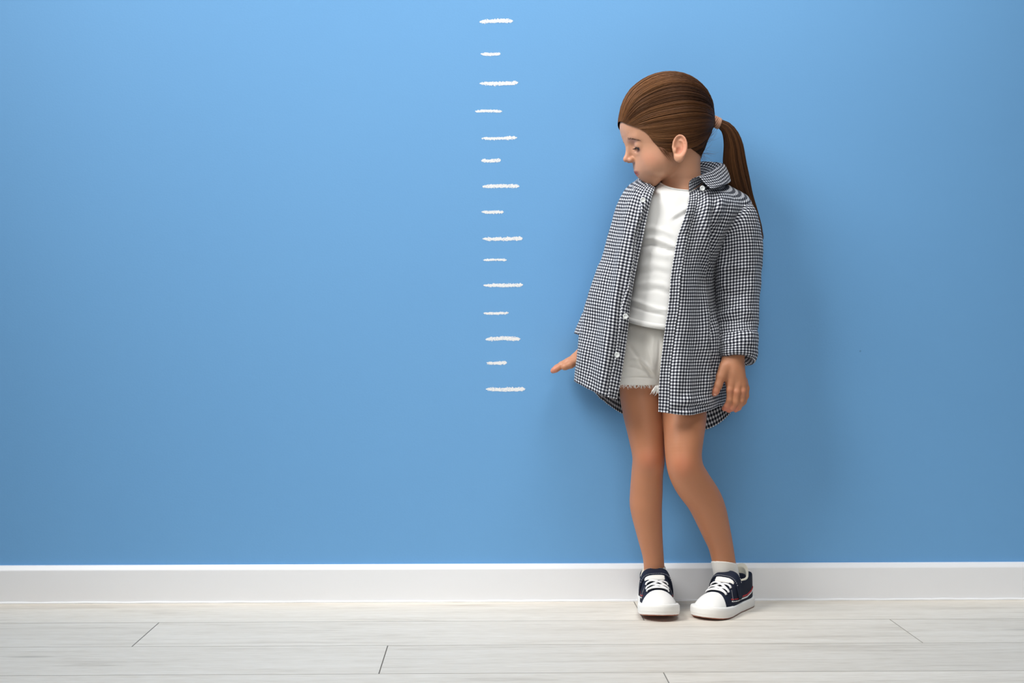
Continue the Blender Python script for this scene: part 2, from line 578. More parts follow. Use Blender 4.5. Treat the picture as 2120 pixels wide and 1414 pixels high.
def mesh_field(node, lo, hi, h, B=16):
    lo, hi = np.asarray(lo, float), np.asarray(hi, float)
    n = np.ceil((hi-lo)/h).astype(int)+1
    n = ((n+B-1)//B)*B
    D = np.full(tuple(n), 1.0, dtype=np.float32)
    br = math.sqrt(3)*(B-1)*h/2
    ax = np.arange(B)*h
    gx, gy, gz = np.meshgrid(ax, ax, ax, indexing='ij')
    loc = np.stack([gx.ravel(), gy.ravel(), gz.ravel()], 1)
    for i in range(0, n[0], B):
        for j in range(0, n[1], B):
            for k in range(0, n[2], B):
                o = lo+np.array([i, j, k])*h
                bc = o+(B-1)*h/2
                if node.near(bc, br) > 0.004: continue
                c = node.ev(bc[None], bc, br)[0]
                if abs(c) > br*1.35+0.006:
                    D[i:i+B, j:j+B, k:k+B] = math.copysign(1.0, c) if abs(c) < 0.9 else 1.0
                    continue
                D[i:i+B, j:j+B, k:k+B] = node.ev(loc+o, bc, br).reshape(B, B, B)
    S = D < 0
    nx, ny, nz = D.shape
    cnt = np.zeros((nx-1, ny-1, nz-1), dtype=np.uint8)
    for a in (0, 1):
        for b in (0, 1):
            for c in (0, 1):
                cnt += S[a:nx-1+a, b:ny-1+b, c:nz-1+c]
    act = np.argwhere((cnt > 0) & (cnt < 8))
    idx = np.full(cnt.shape, -1, dtype=np.int32)
    idx[act[:, 0], act[:, 1], act[:, 2]] = np.arange(len(act))
    corners = [(a, b, c) for a in (0, 1) for b in (0, 1) for c in (0, 1)]
    val = {c: D[act[:, 0]+c[0], act[:, 1]+c[1], act[:, 2]+c[2]].astype(float) for c in corners}
    acc = np.zeros((len(act), 3))
    num = np.zeros(len(act))
    for c in corners:
        for d in range(3):
            if c[d] == 0:
                e = list(c)
                e[d] = 1
                v0, v1 = val[c], val[tuple(e)]
                m = (v0 < 0) != (v1 < 0)
                t = np.where(m, v0/np.where(m, v0-v1, 1), 0)
                p = np.array(c, float)[None].repeat(len(act), 0)
                p[:, d] += t
                acc[m] += p[m]
                num[m] += 1
    V = lo+(act+acc/num[:, None])*h
    quads = []
    for d in range(3):
        s0 = [slice(1, -1)]*3
        s1 = [slice(1, -1)]*3
        s0[d] = slice(0, -1)
        s1[d] = slice(1, None)
        a, b = S[tuple(s0)], S[tuple(s1)]
        e = np.argwhere(a != b)
        off = np.array([1, 1, 1])
        off[d] = 0
        e = e+off
        fl = S[e[:, 0], e[:, 1], e[:, 2]]
        u, w = (d+1) % 3, (d+2) % 3
        q = []
        for (du, dw) in ((0, 0), (1, 0), (1, 1), (0, 1)):
            g = e.copy()
            g[:, u] -= 1-du
            g[:, w] -= 1-dw
            q.append(idx[g[:, 0], g[:, 1], g[:, 2]])
        q = np.stack(q, 1)
        q[~fl] = q[~fl][:, ::-1]
        quads.append(q)
    Q = np.concatenate(quads)
    # light relaxation
    for lam in (0.5, 0.5):
        sm = np.zeros_like(V)
        cn = np.zeros(len(V))
        for k in range(4):
            for l in (1, 3):
                np.add.at(sm, Q[:, k], V[Q[:, (k+l) % 4]])
                np.add.at(cn, Q[:, k], 1)
        V = V+lam*(sm/np.maximum(cn, 1)[:, None]-V)
    return V, Q

# ------------------------------------------------------------------ the child's skeleton
HC = at(1386, 318, -0.118)                      # middle of the head
pitch, yawh, roll = math.radians(14), math.radians(82), math.radians(0)
hz = np.array([-math.sin(yawh), -math.cos(yawh), 0.0])
eF = math.cos(pitch)*hz+np.array([0, 0, -math.sin(pitch)])
eU = math.sin(pitch)*hz+np.array([0, 0, math.cos(pitch)])
eX = np.cross(eU, eF)                           # her left, towards the room
HM = np.stack([eX, eF, eU])                     # rows: local axes
def H(x, f, u):
    """head-local millimetres (x to her left, f forward, u up) -> world"""
    return HC+(x*eX+f*eF+u*eU)/1000.0
def hl(P):
    return (np.asarray(P)-HC)@HM.T*1000.0
def rotl(ax, deg):
    """3x3 rows: head axes turned about local axis ax"""
    return np.array(Matrix.Rotation(math.radians(deg), 3, Vector(ax)))@HM
def hel(x, f, u, rx, rf, ru, R=None):
    return ellipsoid(H(x, f, u), np.array([rx, rf, ru])/1000, HM if R is None else R)
def hball(x, f, u, r): return ball(H(x, f, u), r/1000)
def hchain(pts, rad, k=0.003): return chain([H(*p) for p in pts], [r/1000 for r in rad], k)

mm = 0.001
skull = [(hel(0, -14, 64, 67, 84, 76), '+', 0), (hel(0, 28.5, 61, 55, 54.5, 47), '+', 22*mm)]
face_ops = skull+[
    (hel(0, 28, 16, 51, 46, 54), '+', 22*mm),
    (hel(0, 22, -11, 45, 41, 33), '+', 18*mm),
    (hel(30, 38, -8, 20, 25, 29), '+', 16*mm), (hel(-30, 38, -8, 20, 25, 29), '+', 16*mm),
    (hel(0, 46, -39.5, 17, 14.5, 15.5), '+', 12*mm),
    (hel(21, 63, 42, 16, 8.5, 7), '+', 13*mm), (hel(-21, 63, 42, 16, 8.5, 7), '+', 13*mm),
    # muzzle
    (hel(0, 57, -17, 23, 17.5, 21), '+', 14*mm),
    # eye sockets
    (hel(27, 78, 28, 14, 9, 8.5), '-', 11*mm), (hel(-27, 78, 28, 14, 9, 8.5), '-', 11*mm),
    # nose
    (hchain([(0, 71.5, 52), (0, 72.5, 42), (0, 76, 28), (0, 82.5, 14)], [6.4, 5.8, 5.3, 5.8]), '+', 9*mm),
    (hball(0, 87.2, 8.5, 5.8), '+', 4.5*mm),
    (hel(7.2, 79, 4.8, 4.8, 6.4, 4.8), '+', 4.5*mm), (hel(-7.2, 79, 4.8, 4.8, 6.4, 4.8), '+', 4.5*mm),
    (hel(4.6, 80, -0.5, 2.4, 3.6, 2.6), '-', 1.5*mm), (hel(-4.6, 80, -0.5, 2.4, 3.6, 2.6), '-', 1.5*mm),
    # lids
    (hball(27, 59.2, 27, 12.6), '+', 3.0*mm), (hball(-27, 59.2, 27, 12.6), '+', 3.0*mm),
    # lips
    (hel(0, 67.4, -18.6, 13, 7.0, 3.4), '+', 5*mm),
    (hel(0, 64.0, -25.8, 11, 6.4, 3.6), '+', 5*mm),
    (hchain([(-17, 61, -23.4), (-8, 70.5, -22.6), (0, 74.8, -22.2), (8, 70.5, -22.6), (17, 61, -23.4)], [0.8, 1.1, 1.1, 1.1, 0.8], 0), '-', 1.6*mm),
    (hchain([(0, 80, -8), (0, 78.5, -13)], [1.2, 1.8]), '-', 3*mm),
]
def ear_ops(s):
    Re = np.array(Matrix.Rotation(math.radians(-s*20), 3, 'Z'))@np.array(Matrix.Rotation(math.radians(s*6), 3, 'Y'))@np.array(Matrix.Rotation(math.radians(-17), 3, 'X'))@HM
    c = H(s*64.5, -2.0, 0)
    def E(x, f, u): return c+(np.array([s*x, f*.96, u*.96])/1000)@Re
    ops = [(ellipsoid(E(1.0, 0, 0), np.array([5.2, 13.0, 24])*mm, Re), '+', 4*mm),
           (ellipsoid(E(0.8, 2, -18), np.array([4.4, 8.5, 9])*mm, Re), '+', 6*mm),
           (ellipsoid(E(6.5, 1.0, 3), np.array([5.6, 10.8, 18.0])*mm, Re), '-', 1.5*mm)]
    th = np.radians(np.linspace(-28, 238, 15))
    rim = [E(3.6+1.6*math.sin(t*0.7), 13.2*math.cos(t), 3+22.3*math.sin(t)) for t in th]
    rq = spline_t(np.concatenate([np.array(rim), np.array([[r*mm] for r in [1.9]+[2.5]*9+[2.4, 2.3, 2.2, 2.1, 2.0]])], 1), np.linspace(0, 14, 50))
    ops.append((chain(rq[:, :3], rq[:, 3], 0), '+', 1.4*mm))
    th = np.radians(np.linspace(75, 262, 9))
    anti = [E(3.2, -1.0+7.0*math.cos(t), 1.5+14*math.sin(t)) for t in th]
    ops.append((chain(anti, [r*mm for r in [1.3]+[1.9]*7+[1.7]], 1*mm), '+', 1.4*mm))
    ops.append((ellipsoid(E(4.4, 3.0, -3.5), np.array([5.9, 5.2, 7.2])*mm, Re), '-', 1.5*mm))
    ops.append((ellipsoid(E(3.6, 9.0, -4.5), np.array([2.6, 3.2, 5.0])*mm, Re), '+', 2.5*mm))
    return ops
for s in (1, -1):
    face_ops.append((Tree(ear_ops(s)), '+', 3*mm))
# opening under the upper lid of each eye
for s in (1, -1):
    face_ops.append((hel(s*27, 74, 18.8, 11.5, 9, 5.0), '-', 1.2*mm))
head = Tree(face_ops)
neck = chain([H(0, -25, 8), at(1411, 368, -0.106), at(1411, 405, -0.1)], [0.0405, 0.0350, 0.048], 0.01)

def px_chain(rows, k=0.008):
    Q = np.array([[*at(a, b, y), r] for a, b, y, r in rows])
    Q = spline_t(Q, np.linspace(0, len(Q)-1, (len(Q)-1)*7+1))
    return chain(Q[:, :3], Q[:, 3], 0.0)
torso = Tree([
    (ellipsoid(at(1402, 480, -0.098), (0.070, 0.054, 0.10)), '+', 0),
    (ellipsoid(at(1382, 600, -0.10), (0.070, 0.056, 0.11)), '+', 0.03),
    (ellipsoid(at(1372, 720, -0.10), (0.083, 0.060, 0.075)), '+', 0.03),
    (px_chain([(1345, 440, -0.09, 0.034), (1408, 432, -0.09, 0.036), (1500, 447, -0.09, 0.034)]), '+', 0.02)])
leg_r = px_chain([(1345, 740, -0.1, .050), (1325, 805, -0.105, .0395), (1330, 850, -0.11, .0388), (1338, 900, -0.115, .0352),
                  (1343, 945, -0.12, .0318), (1340, 980, -0.112, .0308), (1338, 1020, -0.10, .0318), (1337.5, 1050, -0.095, .0312),
                  (1344, 1100, -0.088, .0258), (1352, 1150, -0.080, .0208), (1355, 1185, -0.076, .0205), (1357, 1212, -0.072, .021)])
knee_r = ellipsoid(at(1344, 950, -0.131), (0.022, 0.022, 0.026))
leg_l = px_chain([(1405, 740, -0.1, .050), (1413, 805, -0.112, .0430), (1417, 860, -0.132, .0425), (1416, 900, -0.148, .0385),
                  (1415, 940, -0.160, .0350), (1420, 972, -0.161, .0345), (1434, 1000, -0.150, .0355), (1456, 1032, -0.134, .0345),
                  (1469, 1060, -0.12, .0328), (1482.5, 1100, -0.104, .0280), (1492, 1130, -0.095, .0243), (1499, 1165, -0.086, .0228),
                  (1504, 1190, -0.081, .0225), (1508, 1212, -0.078, .022)])
knee_l = ellipsoid(at(1413, 962, -0.174), (0.021, 0.020, 0.026))
foot_r = chain([at(1357, 1218, -0.075), at(1362, 1236, -0.125)], [0.02, 0.015])
foot_l = chain([at(1508, 1218, -0.078), at(1484, 1240, -0.125)], [0.02, 0.015])

# arms
arm_l = px_chain([(1515, 452, -0.09, .033), (1531, 600, -0.08, .0235), (1528, 660, -0.095, .0215), (1522, 726, -0.126, .0172)])
arm_r = px_chain([(1325, 450, -0.085, .033), (1266, 585, -0.055, .0235), (1243, 660, -0.05, .0205), (1221, 716, -0.045, .0165)])
# left hand (right in the photograph), back of the hand to the room
def fing(pts, rad, k=0.003):
    return chain([at(*p) for p in pts], rad, k)
yl = -0.142
palm_l = Tree([
    (px_chain([(1521, 732, -.128, .0165), (1517, 762, yl+.001, .0150), (1513, 792, yl-.002, .0105)]), '+', 0),
    (px_chain([(1523, 740, -.130, .0160), (1524, 770, yl, .0125), (1527, 797, yl-.003, .0102)]), '+', 0.006),
    (px_chain([(1524, 745, -.131, .0150), (1531, 772, yl+.001, .0115), (1536, 795, yl-.001, .0098)]), '+', 0.006),
    (px_chain([(1506, 742, -.131, .0110), (1500, 762, yl-.003, .0098), (1494, 778, yl-.006, .0085)]), '+', 0.009)])
fl = [fing([(1513, 792, yl-.003), (1511.5, 808, yl-.008), (1511, 828, yl-.007), (1505, 841, yl-.002), (1499.5, 846, yl+.004)], [.0095, .0072, .0066, .0059, .0052]),
      fing([(1527, 796, yl-.004), (1526, 812, yl-.009), (1523.5, 832, yl-.008), (1516, 845, yl-.002), (1508.5, 849.5, yl+.004)], [.0092, .0071, .0065, .0058, .0051]),
      fing([(1536, 794, yl-.002), (1538, 810, yl-.006), (1535.5, 830, yl-.005), (1529, 844, yl+.001), (1523, 849, yl+.006)], [.0088, .0067, .0062, .0055, .0048]),
      fing([(1539, 788, yl+.006), (1545, 804, yl+.006), (1544.5, 820, yl+.006), (1540, 832, yl+.010), (1536, 838, yl+.014)], [.0085, .0060, .0055, .005, .0043])]
th_l = fing([(1500, 760, yl-.003), (1492, 781, yl-.008), (1487, 798, yl-.011), (1482, 810, yl-.012), (1479, 815, yl-.012)], [.0105, .0088, .0078, .0068, .0054])
hand_l = Tree([(palm_l, '+', 0), (th_l, '+', 0.005)]+[(f, '+', 0.0022 if i else 0.004) for i, f in enumerate(fl)])
# right hand (left in the photograph), palm flat towards the floor, seen from its thumb side
yr = -0.046
palm_r = Tree([
    (px_chain([(1221, 716, yr, .0160), (1207, 728, yr-.008, .0118), (1192, 740, yr-.013, .0092)]), '+', 0),
    (px_chain([(1219, 722, yr+.003, .0135), (1205, 733, yr+.010, .0112), (1189, 742, yr+.012, .0085)]), '+', 0.008),
    (px_chain([(1220, 724, yr, .0130), (1205, 735, yr+.001, .0112), (1190, 742, yr-.001, .0090)]), '+', 0.008)])
fr = [fing([(1190, 742, yr-.014), (1178, 748.5, yr-.017), (1164, 756.5, yr-.018), (1150.5, 765, yr-.018), (1147.5, 767, yr-.018)], [.0088, .0072, .0066, .0058, .0050]),
      fing([(1189, 742, yr-.003), (1176, 749, yr-.005), (1161, 757, yr-.005), (1148, 765.5, yr-.004), (1144.5, 768, yr-.004)], [.0085, .0070, .0064, .0057, .0050]),
      fing([(1188, 742, yr+.008), (1176, 748, yr+.008), (1163, 754.5, yr+.009), (1152, 761, yr+.010), (1149, 763, yr+.010)], [.0080, .0066, .0060, .0054, .0047]),
      fing([(1188, 741, yr+.016), (1178, 746, yr+.019), (1168, 751, yr+.021), (1160, 756, yr+.022), (1157, 757.5, yr+.022)], [.0075, .0058, .0052, .0048, .0042])]
th_r = fing([(1206, 738, yr-.010), (1193, 748, yr-.023), (1181, 755, yr-.030), (1170, 759.5, yr-.031), (1167, 760.5, yr-.031)], [.0105, .0083, .0074, .0064, .0052])
hand_r = Tree([(palm_r, '+', 0), (th_r, '+', 0.004)]+[(f, '+', 0.0022 if i else 0.004) for i, f in enumerate(fr)])

body_f = Tree([(torso, '+', 0), (neck, '+', 0.012), (head, '+', 0.007),
               (Tree([(leg_r, '+', 0), (knee_r, '+', 0.012), (foot_r, '+', 0.01)]), '+', 0.012),
               (Tree([(leg_l, '+', 0), (knee_l, '+', 0.012), (foot_l, '+', 0.01)]), '+', 0.0),
               (Tree([(arm_l, '+', 0), (hand_l, '+', 0.006)]), '+', 0.002),
               (Tree([(arm_r, '+', 0), (hand_r, '+', 0.006)]), '+', 0.002)])
def relax(V, Q, mask, n):
    """even out the vertices in mask"""
    cn = np.zeros(len(V))
    for k in range(4):
        np.add.at(cn, Q[:, k], 2)
    for _ in range(n):
        sm = np.zeros_like(V)
        for k in range(4):
            for l in (1, 3):
                np.add.at(sm, Q[:, k], V[Q[:, (k+l) % 4]])
        V = np.where(mask[:, None], 0.5*V+0.5*sm/np.maximum(cn, 1)[:, None], V)
    return V
BV, BQ = mesh_field(body_f, (0.10, -0.24, 0.02), (0.56, 0.02, 1.09), 0.00135)

_l = hl(BV)
BV = relax(BV, BQ, (np.abs(_l[:, 0]) > 56) & (np.linalg.norm(_l*np.array([0.5, 1, 1])-np.array([0, -5, 0]), axis=1) < 52), 4)
# colour that belongs to the skin itself: lips, cheeks, knuckles, knees, scalp under the hair; plus shade painted on legs and in the ears
def sstep(e0, e1, x):
    t = np.clip((x-e0)/(e1-e0), 0, 1)
    return t*t*(3-2*t)
def lc(r, g, b): return np.array(lin(r, g, b)[:3])
L = hl(BV)
tint = np.repeat(lc(212, 156, 122)[None], len(BV), 0)
def blend(mask, col, tint=tint):
    tint += mask[:, None]*(col-tint)
hgt = BV[:, 2]
blend(0.85*(1-sstep(0.42, 0.60, hgt)), lc(182, 122, 88))          # weaker light low on the legs, put into the skin tint
inhead = np.linalg.norm(L-np.array([0, 0, 40]), axis=1) < 125
blend(0.80*inhead, lc(214, 162, 132))
g3 = lambda c, s: np.exp(-(((L-np.array(c))/np.array(s))**2).sum(1))*inhead
for s in (1, -1):
    blend(0.35*g3((s*40, 48, -3), (18, 20, 16)), lc(226, 140, 118))
    blend(0.30*g3((s*27, 72, 36), (12, 12, 4)), lc(176, 122, 110))
    blend(0.35*g3((s*27, 72, 18), (13, 10, 4)), lc(196, 138, 122))
blend(0.30*g3((0, 88, 8), (10, 8, 8)), lc(226, 140, 118))
ul = sstep(1.4, 0.6, np.sqrt(((L[:, 0])/13.0)**2+((L[:, 2]+19.6+0.010*L[:, 0]**2)/2.4)**2))*(L[:, 1] > 60)*inhead
ll = sstep(1.4, 0.6, np.sqrt(((L[:, 0])/11.0)**2+((L[:, 2]+25.0)/2.9)**2))*(L[:, 1] > 58)*inhead
blend(0.85*np.maximum(ul, ll), lc(176, 80, 74))
def spot(p, s, a, col):
    d = ((BV-p)**2).sum(1)/s**2
    blend(a*np.exp(-d), col)
spot(at(1344, 950, -0.15), 0.022, 0.45, lc(196, 112, 84))
spot(at(1414, 962, -0.19), 0.022, 0.45, lc(200, 116, 86))
for f in fl+fr:
    pass
for p in ((1500, 846, yl), (1509, 849, yl), (1523, 849, yl), (1479, 815, yl-.012), (1147, 767, yr-.018), (1145, 768, yr)):
    spot(at(*p), 0.011, 0.5, lc(232, 142, 122))
for p in ((1512, 810, yl-.012), (1526, 813, yl-.012), (1538, 811, yl-.01)):
    spot(at(*p), 0.006, 0.35, lc(206, 128, 104))
for s in (1, -1):
    d = np.linalg.norm((L-np.array([s*72, -8, 4]))/np.array([9, 16, 26]), axis=1)
    blend(0.32*np.exp(-d**2), lc(220, 128, 106))
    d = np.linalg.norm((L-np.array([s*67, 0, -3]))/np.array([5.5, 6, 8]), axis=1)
    blend(0.6*np.exp(-d**2), lc(176, 84, 66))  # darkens the ear hollow, its shade tinted into the skin

person = empty('person', (0.36, -0.10, 0.0),
               'small girl in open gingham shirt leaning on the blue wall, looking down', 'person')
def child(o, p=None):
    o.parent = p or person
    o.matrix_parent_inverse = Matrix.Identity(4) if p else Matrix.Translation(person.location).inverted()
    return o
body = child(mesh_np('body', BV, BQ.astype(np.int32), M['skin'], attrs={'tint': tint}))
# ------------------------------------------------------------------ hair
hair_surf = Tree(skull+face_ops[2:4]+[(neck, '+', 0.012)])
HCC = np.array([0, -5.0, 45.0])
def radial(D, tree=hair_surf):
    """distance (mm) from HCC along unit local directions D to the scalp"""
    r = np.full(len(D), 150.0)
    org = HC+(HCC@HM)/1000.0
    Dw = D@HM
    for _ in range(36):
        v = tree.ev(org+Dw*(r[:, None]/1000.0))*1000.0
        r = r-np.clip(v, -20, 20)*0.8
    return r
def unit(v): return v/np.linalg.norm(v, axis=-1, keepdims=True)
near_line = np.array([(0, 84, 82), (12, 79, 79), (28, 74.4, 71), (41, 66, 62), (49, 57, 53), (52.7, 48.4, 41), (53, 42, 26), (54, 34.5, 13),
                      (54, 27, 1), (54.5, 15, 11), (57, 7.6, 25), (59.5, -7, 31), (60, -20, 22), (57, -28, 4), (53, -37, -14), (41, -52, -26), (20, -62, -30), (0, -66, -31)], float)
hairline = np.concatenate([near_line, (near_line*np.array([-1, 1, 1]))[-2:0:-1]])
KNOT = np.array([0.0, -99.0, 38.0])
TIE_AX = unit(np.array([0.0, -0.86, -0.30]))
def hair_paths(root, K, lift, sag, jit, t0=0.0, spread=8.0):
    """root (n,3) local points; returns (n,K,3) local mm"""
    n = len(root)
    d0 = unit(root-HCC)
    dk = unit(KNOT-HCC)[None]
    om = np.arccos(np.clip((d0*dk).sum(1), -1, 1))[:, None]
    T = np.linspace(t0, 1, K)[None, :, None]
    so = np.maximum(np.sin(om), 1e-3)[:, None]
    D = np.sin((1-T)*om[:, None])/so*d0[:, None]+np.sin(T*om[:, None])/so*dk[:, None]
    side = np.clip(d0[:, 1:2]*1.4, 0, 1)[:, None, :]*np.clip(np.abs(d0[:, :1])*1.6, 0, 1)[:, None, :]
    D[..., 2:3] -= np.reshape(sag, (-1, 1, 1))*np.sin(np.pi*T**0.8)*side
    D += jit[:, None, :]*np.sin(np.pi*T)
    D = unit(D)
    r = radial(D.reshape(-1, 3)).reshape(n, K)
    Tq = T[..., 0]
    up = np.clip(D[..., 2]*1.2, 0, 1)
    prof = sstep(0.0, 0.28, Tq)*(1-0.25*sstep(0.7, 1.0, Tq))
    fr_ = sstep(45, 80, root[:, 1])[:, None]
    prof = prof*(1-fr_)+fr_*np.maximum(prof, sstep(-0.04, 0.24, Tq)*(1-0.25*sstep(0.7, 1.0, Tq)))
    P = HCC+D*(r+1.2+2.6*fr_*(1-0.6*Tq)+prof*(lift[:, None]*(0.5+0.85*up)))[..., None]
    # gather into the elastic
    w = sstep(0.80, 1.0, Tq)[..., None]
    arr = P[:, -4]-KNOT
    arr = unit(arr-(arr@TIE_AX)[:, None]*TIE_AX)
    end = KNOT+arr*spread*rng.uniform(0.4, 1.0, (n, 1))+TIE_AX*3
    return P*(1-w)+end[:, None]*w
def strands(name, P, rad, rnd, m, parent, world=False):
    """three-sided tapered strands; P (n,K,3)"""
    n, K, _ = P.shape
    Wp = P if world else HC+(P@HM)/1000.0
    T = np.gradient(Wp, axis=1)
    T /= np.maximum(np.linalg.norm(T, axis=2, keepdims=True), 1e-9)
    ref = unit(rng.normal(size=(n, 1, 3)))
    A = np.cross(T, ref)
    A /= np.maximum(np.linalg.norm(A, axis=2, keepdims=True), 1e-9)
    B = np.cross(T, A)
    th = np.array([0, 2*math.pi/3, 4*math.pi/3])
    V = Wp[:, :, None]+rad[..., None, None]*(A[:, :, None]*np.cos(th)[:, None]+B[:, :, None]*np.sin(th)[:, None])
    V = V.reshape(-1, 3)
    base = grid_faces(K, 3, True)
    F = (base[None]+(np.arange(n)*K*3)[:, None, None]).reshape(-1, 4)
    o = mesh_np(name, V, F.astype(np.int32), m, attrs={'rnd': np.repeat(rnd, 3, axis=1).reshape(-1) if rnd.ndim == 2 else np.repeat(rnd, K*3)})
    return child(o, parent)

# scalp-hugging under layer
S = spline(hairline, 260, closed=True)
cap_P = hair_paths(S, 26, np.full(len(S), 4.5), 0.12, np.zeros((len(S), 3)))
arr0 = cap_P.transpose(1, 0, 2)
cap_w = HC+(arr0@HM)/1000.0
cr = 0.22+0.2*rng.random(len(S))
cap = child(mesh_np('hair', cap_w.reshape(-1, 3), grid_faces(26, len(S), True)[:, ::-1].astype(np.int32), M['hair'],
                    attrs={'rnd': np.tile(cr, 26)}))
cap['label'] = 'brown hair combed back into a ponytail'
# combed strands
n1 = 8500
si = rng.random(n1)*len(S)
root = S[si.astype(int)]*(1-(si % 1)[:, None])+S[(si.astype(int)+1) % len(S)]*(si % 1)[:, None]
deep = rng.random(n1)**2.2*0.5
lock = np.array([mnoise.noise(Vector((x*0.13, 3.3, 0))) for x in si])
lock2 = np.array([mnoise.noise(Vector((x*0.55, 7.3, 0))) for x in si])
jit = rng.normal(size=(n1, 3))*0.012+np.stack([lock2*0.02, lock*0.02, lock*0.035], 1)
lift = 5.5+4.0*rng.random(n1)+2.0*lock2
P1 = hair_paths(root+rng.normal(size=(n1, 3))*0.5, 18, lift, 0.12+0.05*lock, jit)
# some hairs start further back on the scalp
cut = (deep*17).astype(int)
for i in np.nonzero(cut)[0]:
    P1[i] = spline_t(P1[i], np.linspace(cut[i]*0.6, 17, 18))
rad = 0.00029*np.ones((n1, 18))*(0.6+0.8*rng.random((n1, 1)))
rad[:, 0] *= 0.35
rad[:, 1] *= 0.7
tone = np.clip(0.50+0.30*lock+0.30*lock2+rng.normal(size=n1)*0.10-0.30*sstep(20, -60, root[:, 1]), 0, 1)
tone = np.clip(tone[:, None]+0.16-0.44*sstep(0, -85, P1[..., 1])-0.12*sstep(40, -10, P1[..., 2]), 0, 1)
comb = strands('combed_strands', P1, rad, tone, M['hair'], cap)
comb['kind'] = 'stuff'
# loose wisps: on the crown, at the temple and in the nape
def wisps(root, K, length, droop, out, seed):
    r = np.random.default_rng(seed)
    n = len(root)
    d = unit(root-HCC)
    dk = unit(KNOT-root)
    T = np.linspace(0, 1, K)[None, :, None]
    dirn = unit(dk*0.9+d*out+r.normal(size=(n, 3))*0.22)
    L_ = (length*(0.5+r.random(n)))[:, None, None]
    P = root[:, None]+dirn[:, None]*T*L_+np.array([0, 0, -1.0])*T*T*L_*droop+d[:, None]*np.sin(np.pi*T)*L_*0.10
    return P
ri = rng.integers(0, n1, 150)
crown = P1[ri, rng.integers(4, 11, 150)]
Wc = wisps(crown, 8, 34, 0.05, 0.16, 1)
ti = rng.random(90)
tr = np.stack([53.5+rng.random(90)*1.8, 36-22*ti+rng.normal(size=90)*1.2, 17-13*np.sin(ti*2.6)+rng.normal(size=90)*2], 1)
tlen = (0.45+0.75*rng.random((90, 1, 1)))
tq = np.linspace(0, 1, 8)[None, :, None]
Wt = tr[:, None]+tq*np.array([1.5, -9.0, -22.0])*tlen+np.sin(tq*3.0)*rng.normal(size=(90, 1, 3))*np.array([.4, 1.2, .6])
nr = np.stack([rng.uniform(-25, 45, 46), rng.uniform(-64, -44, 46), rng.uniform(-20, -10, 46)], 1)
Wn = nr[:, None]+np.linspace(0, 1, 8)[None, :, None]*(np.array([0, -14.0, -9.0])+rng.normal(size=(46, 1, 3))*np.array([4, 8, 8]))
# a stray lock lying across the combed hair from the crown to behind the ear
sa, sb_ = unit(np.array([42, 18, 108.0])-HCC), unit(np.array([62, -44, 28.0])-HCC)
ns = 18
tS = np.linspace(0, 1, 8)[None, :, None]
off = rng.normal(size=(ns, 1, 3))*0.085
DS = unit((sa+off)*(1-tS)+(sb_+off*0.5)*tS+np.array([0, 0.16, 0])*np.sin(np.pi*tS)*(0.6+0.6*rng.random((ns, 1, 1))))
rS = radial(DS.reshape(-1, 3)).reshape(ns, 8)
Ws = HCC+DS*(rS+9.5+1.8*np.sin(np.pi*tS[..., 0])-1.5*tS[..., 0])[..., None]
WP = np.concatenate([Wc, Wt, Wn, Ws])
wr = 0.00014*np.linspace(1, 0.35, 8)[None]*np.ones((len(WP), 1))
w_o = strands('loose_wisps', WP, wr, np.clip(0.45+rng.normal(size=len(WP))*0.2, 0, 1), M['hair'], cap)
w_o['kind'] = 'stuff'

# ponytail
pt = [(1480, 252, -.099, 8), (1494, 258, -.097, 9.5), (1508, 270, -.094, 14), (1518, 298, -.088, 19.5), (1521, 335, -.080, 24), (1527, 372, -.068, 25.5),
      (1538, 408, -.050, 22), (1553, 440, -.036, 16), (1567, 470, -.028, 9.5), (1578, 496, -.025, 3)]
PC = np.array([[*at(a, b, y), r/1075.0] for a, b, y, r in pt])
KP = 22
PCs = spline(PC, KP)
core_a = np.linspace(0, 2*math.pi, 20, endpoint=False)
Tn = unit(np.gradient(PCs[:, :3], axis=0))
Ax = unit(np.cross(Tn, np.array([0, 1.0, 0])))
Ay = np.cross(Ax, Tn)
squash = np.interp(np.linspace(0, 1, KP), [0, .15, .6, 1], [1.0, 0.85, 0.6, 0.6])[:, None, None]
ring = PCs[:, None, :3]+0.9*PCs[:, 3][:, None, None]*(Ax[:, None]*np.cos(core_a)[None, :, None]+squash*Ay[:, None]*np.sin(core_a)[None, :, None])
pony = child(mesh_np('ponytail', ring.reshape(-1, 3), grid_faces(KP, 20, True).astype(np.int32), M['hair'],
                     attrs={'rnd': np.tile(0.12+0.2*rng.random(20), KP)}))
n2 = 1500
ph = rng.uniform(0, 2*math.pi, n2)
rr = np.sqrt(rng.uniform(0.55, 1.05, n2))
bun = np.array([mnoise.noise(Vector((math.cos(a)*1.9, math.sin(a)*1.9, 2.0))) for a in ph])
bun2 = np.array([mnoise.noise(Vector((math.cos(a)*5, math.sin(a)*5, 5.0))) for a in ph])
tt = np.linspace(0, 1, KP)
tw = ph[:, None]+0.35*np.sin(tt*3.0)[None]*bun2[:, None]+0.5*tt[None]
R2 = PCs[None, :, 3]*rr[:, None]*(1+0.10*bun[:, None]*np.sin(np.pi*tt)[None])
P2 = PCs[None, :, :3]+R2[..., None]*(Ax[None]*np.cos(tw)[..., None]+squash[None, :, 0]*Ay[None]*np.sin(tw)[..., None])
P2 += rng.normal(size=(n2, 1, 3))*0.0011*tt[None, :, None]**2
stop = rng.uniform(0.80, 1.0, n2)
for i in range(n2):
    P2[i] = spline_t(P2[i], np.linspace(0, (KP-1)*stop[i], KP))
rad2 = 0.0004*(0.6+0.8*rng.random((n2, 1)))*np.interp(tt, [0, 0.75, 1], [1, 0.9, 0.25])[None]
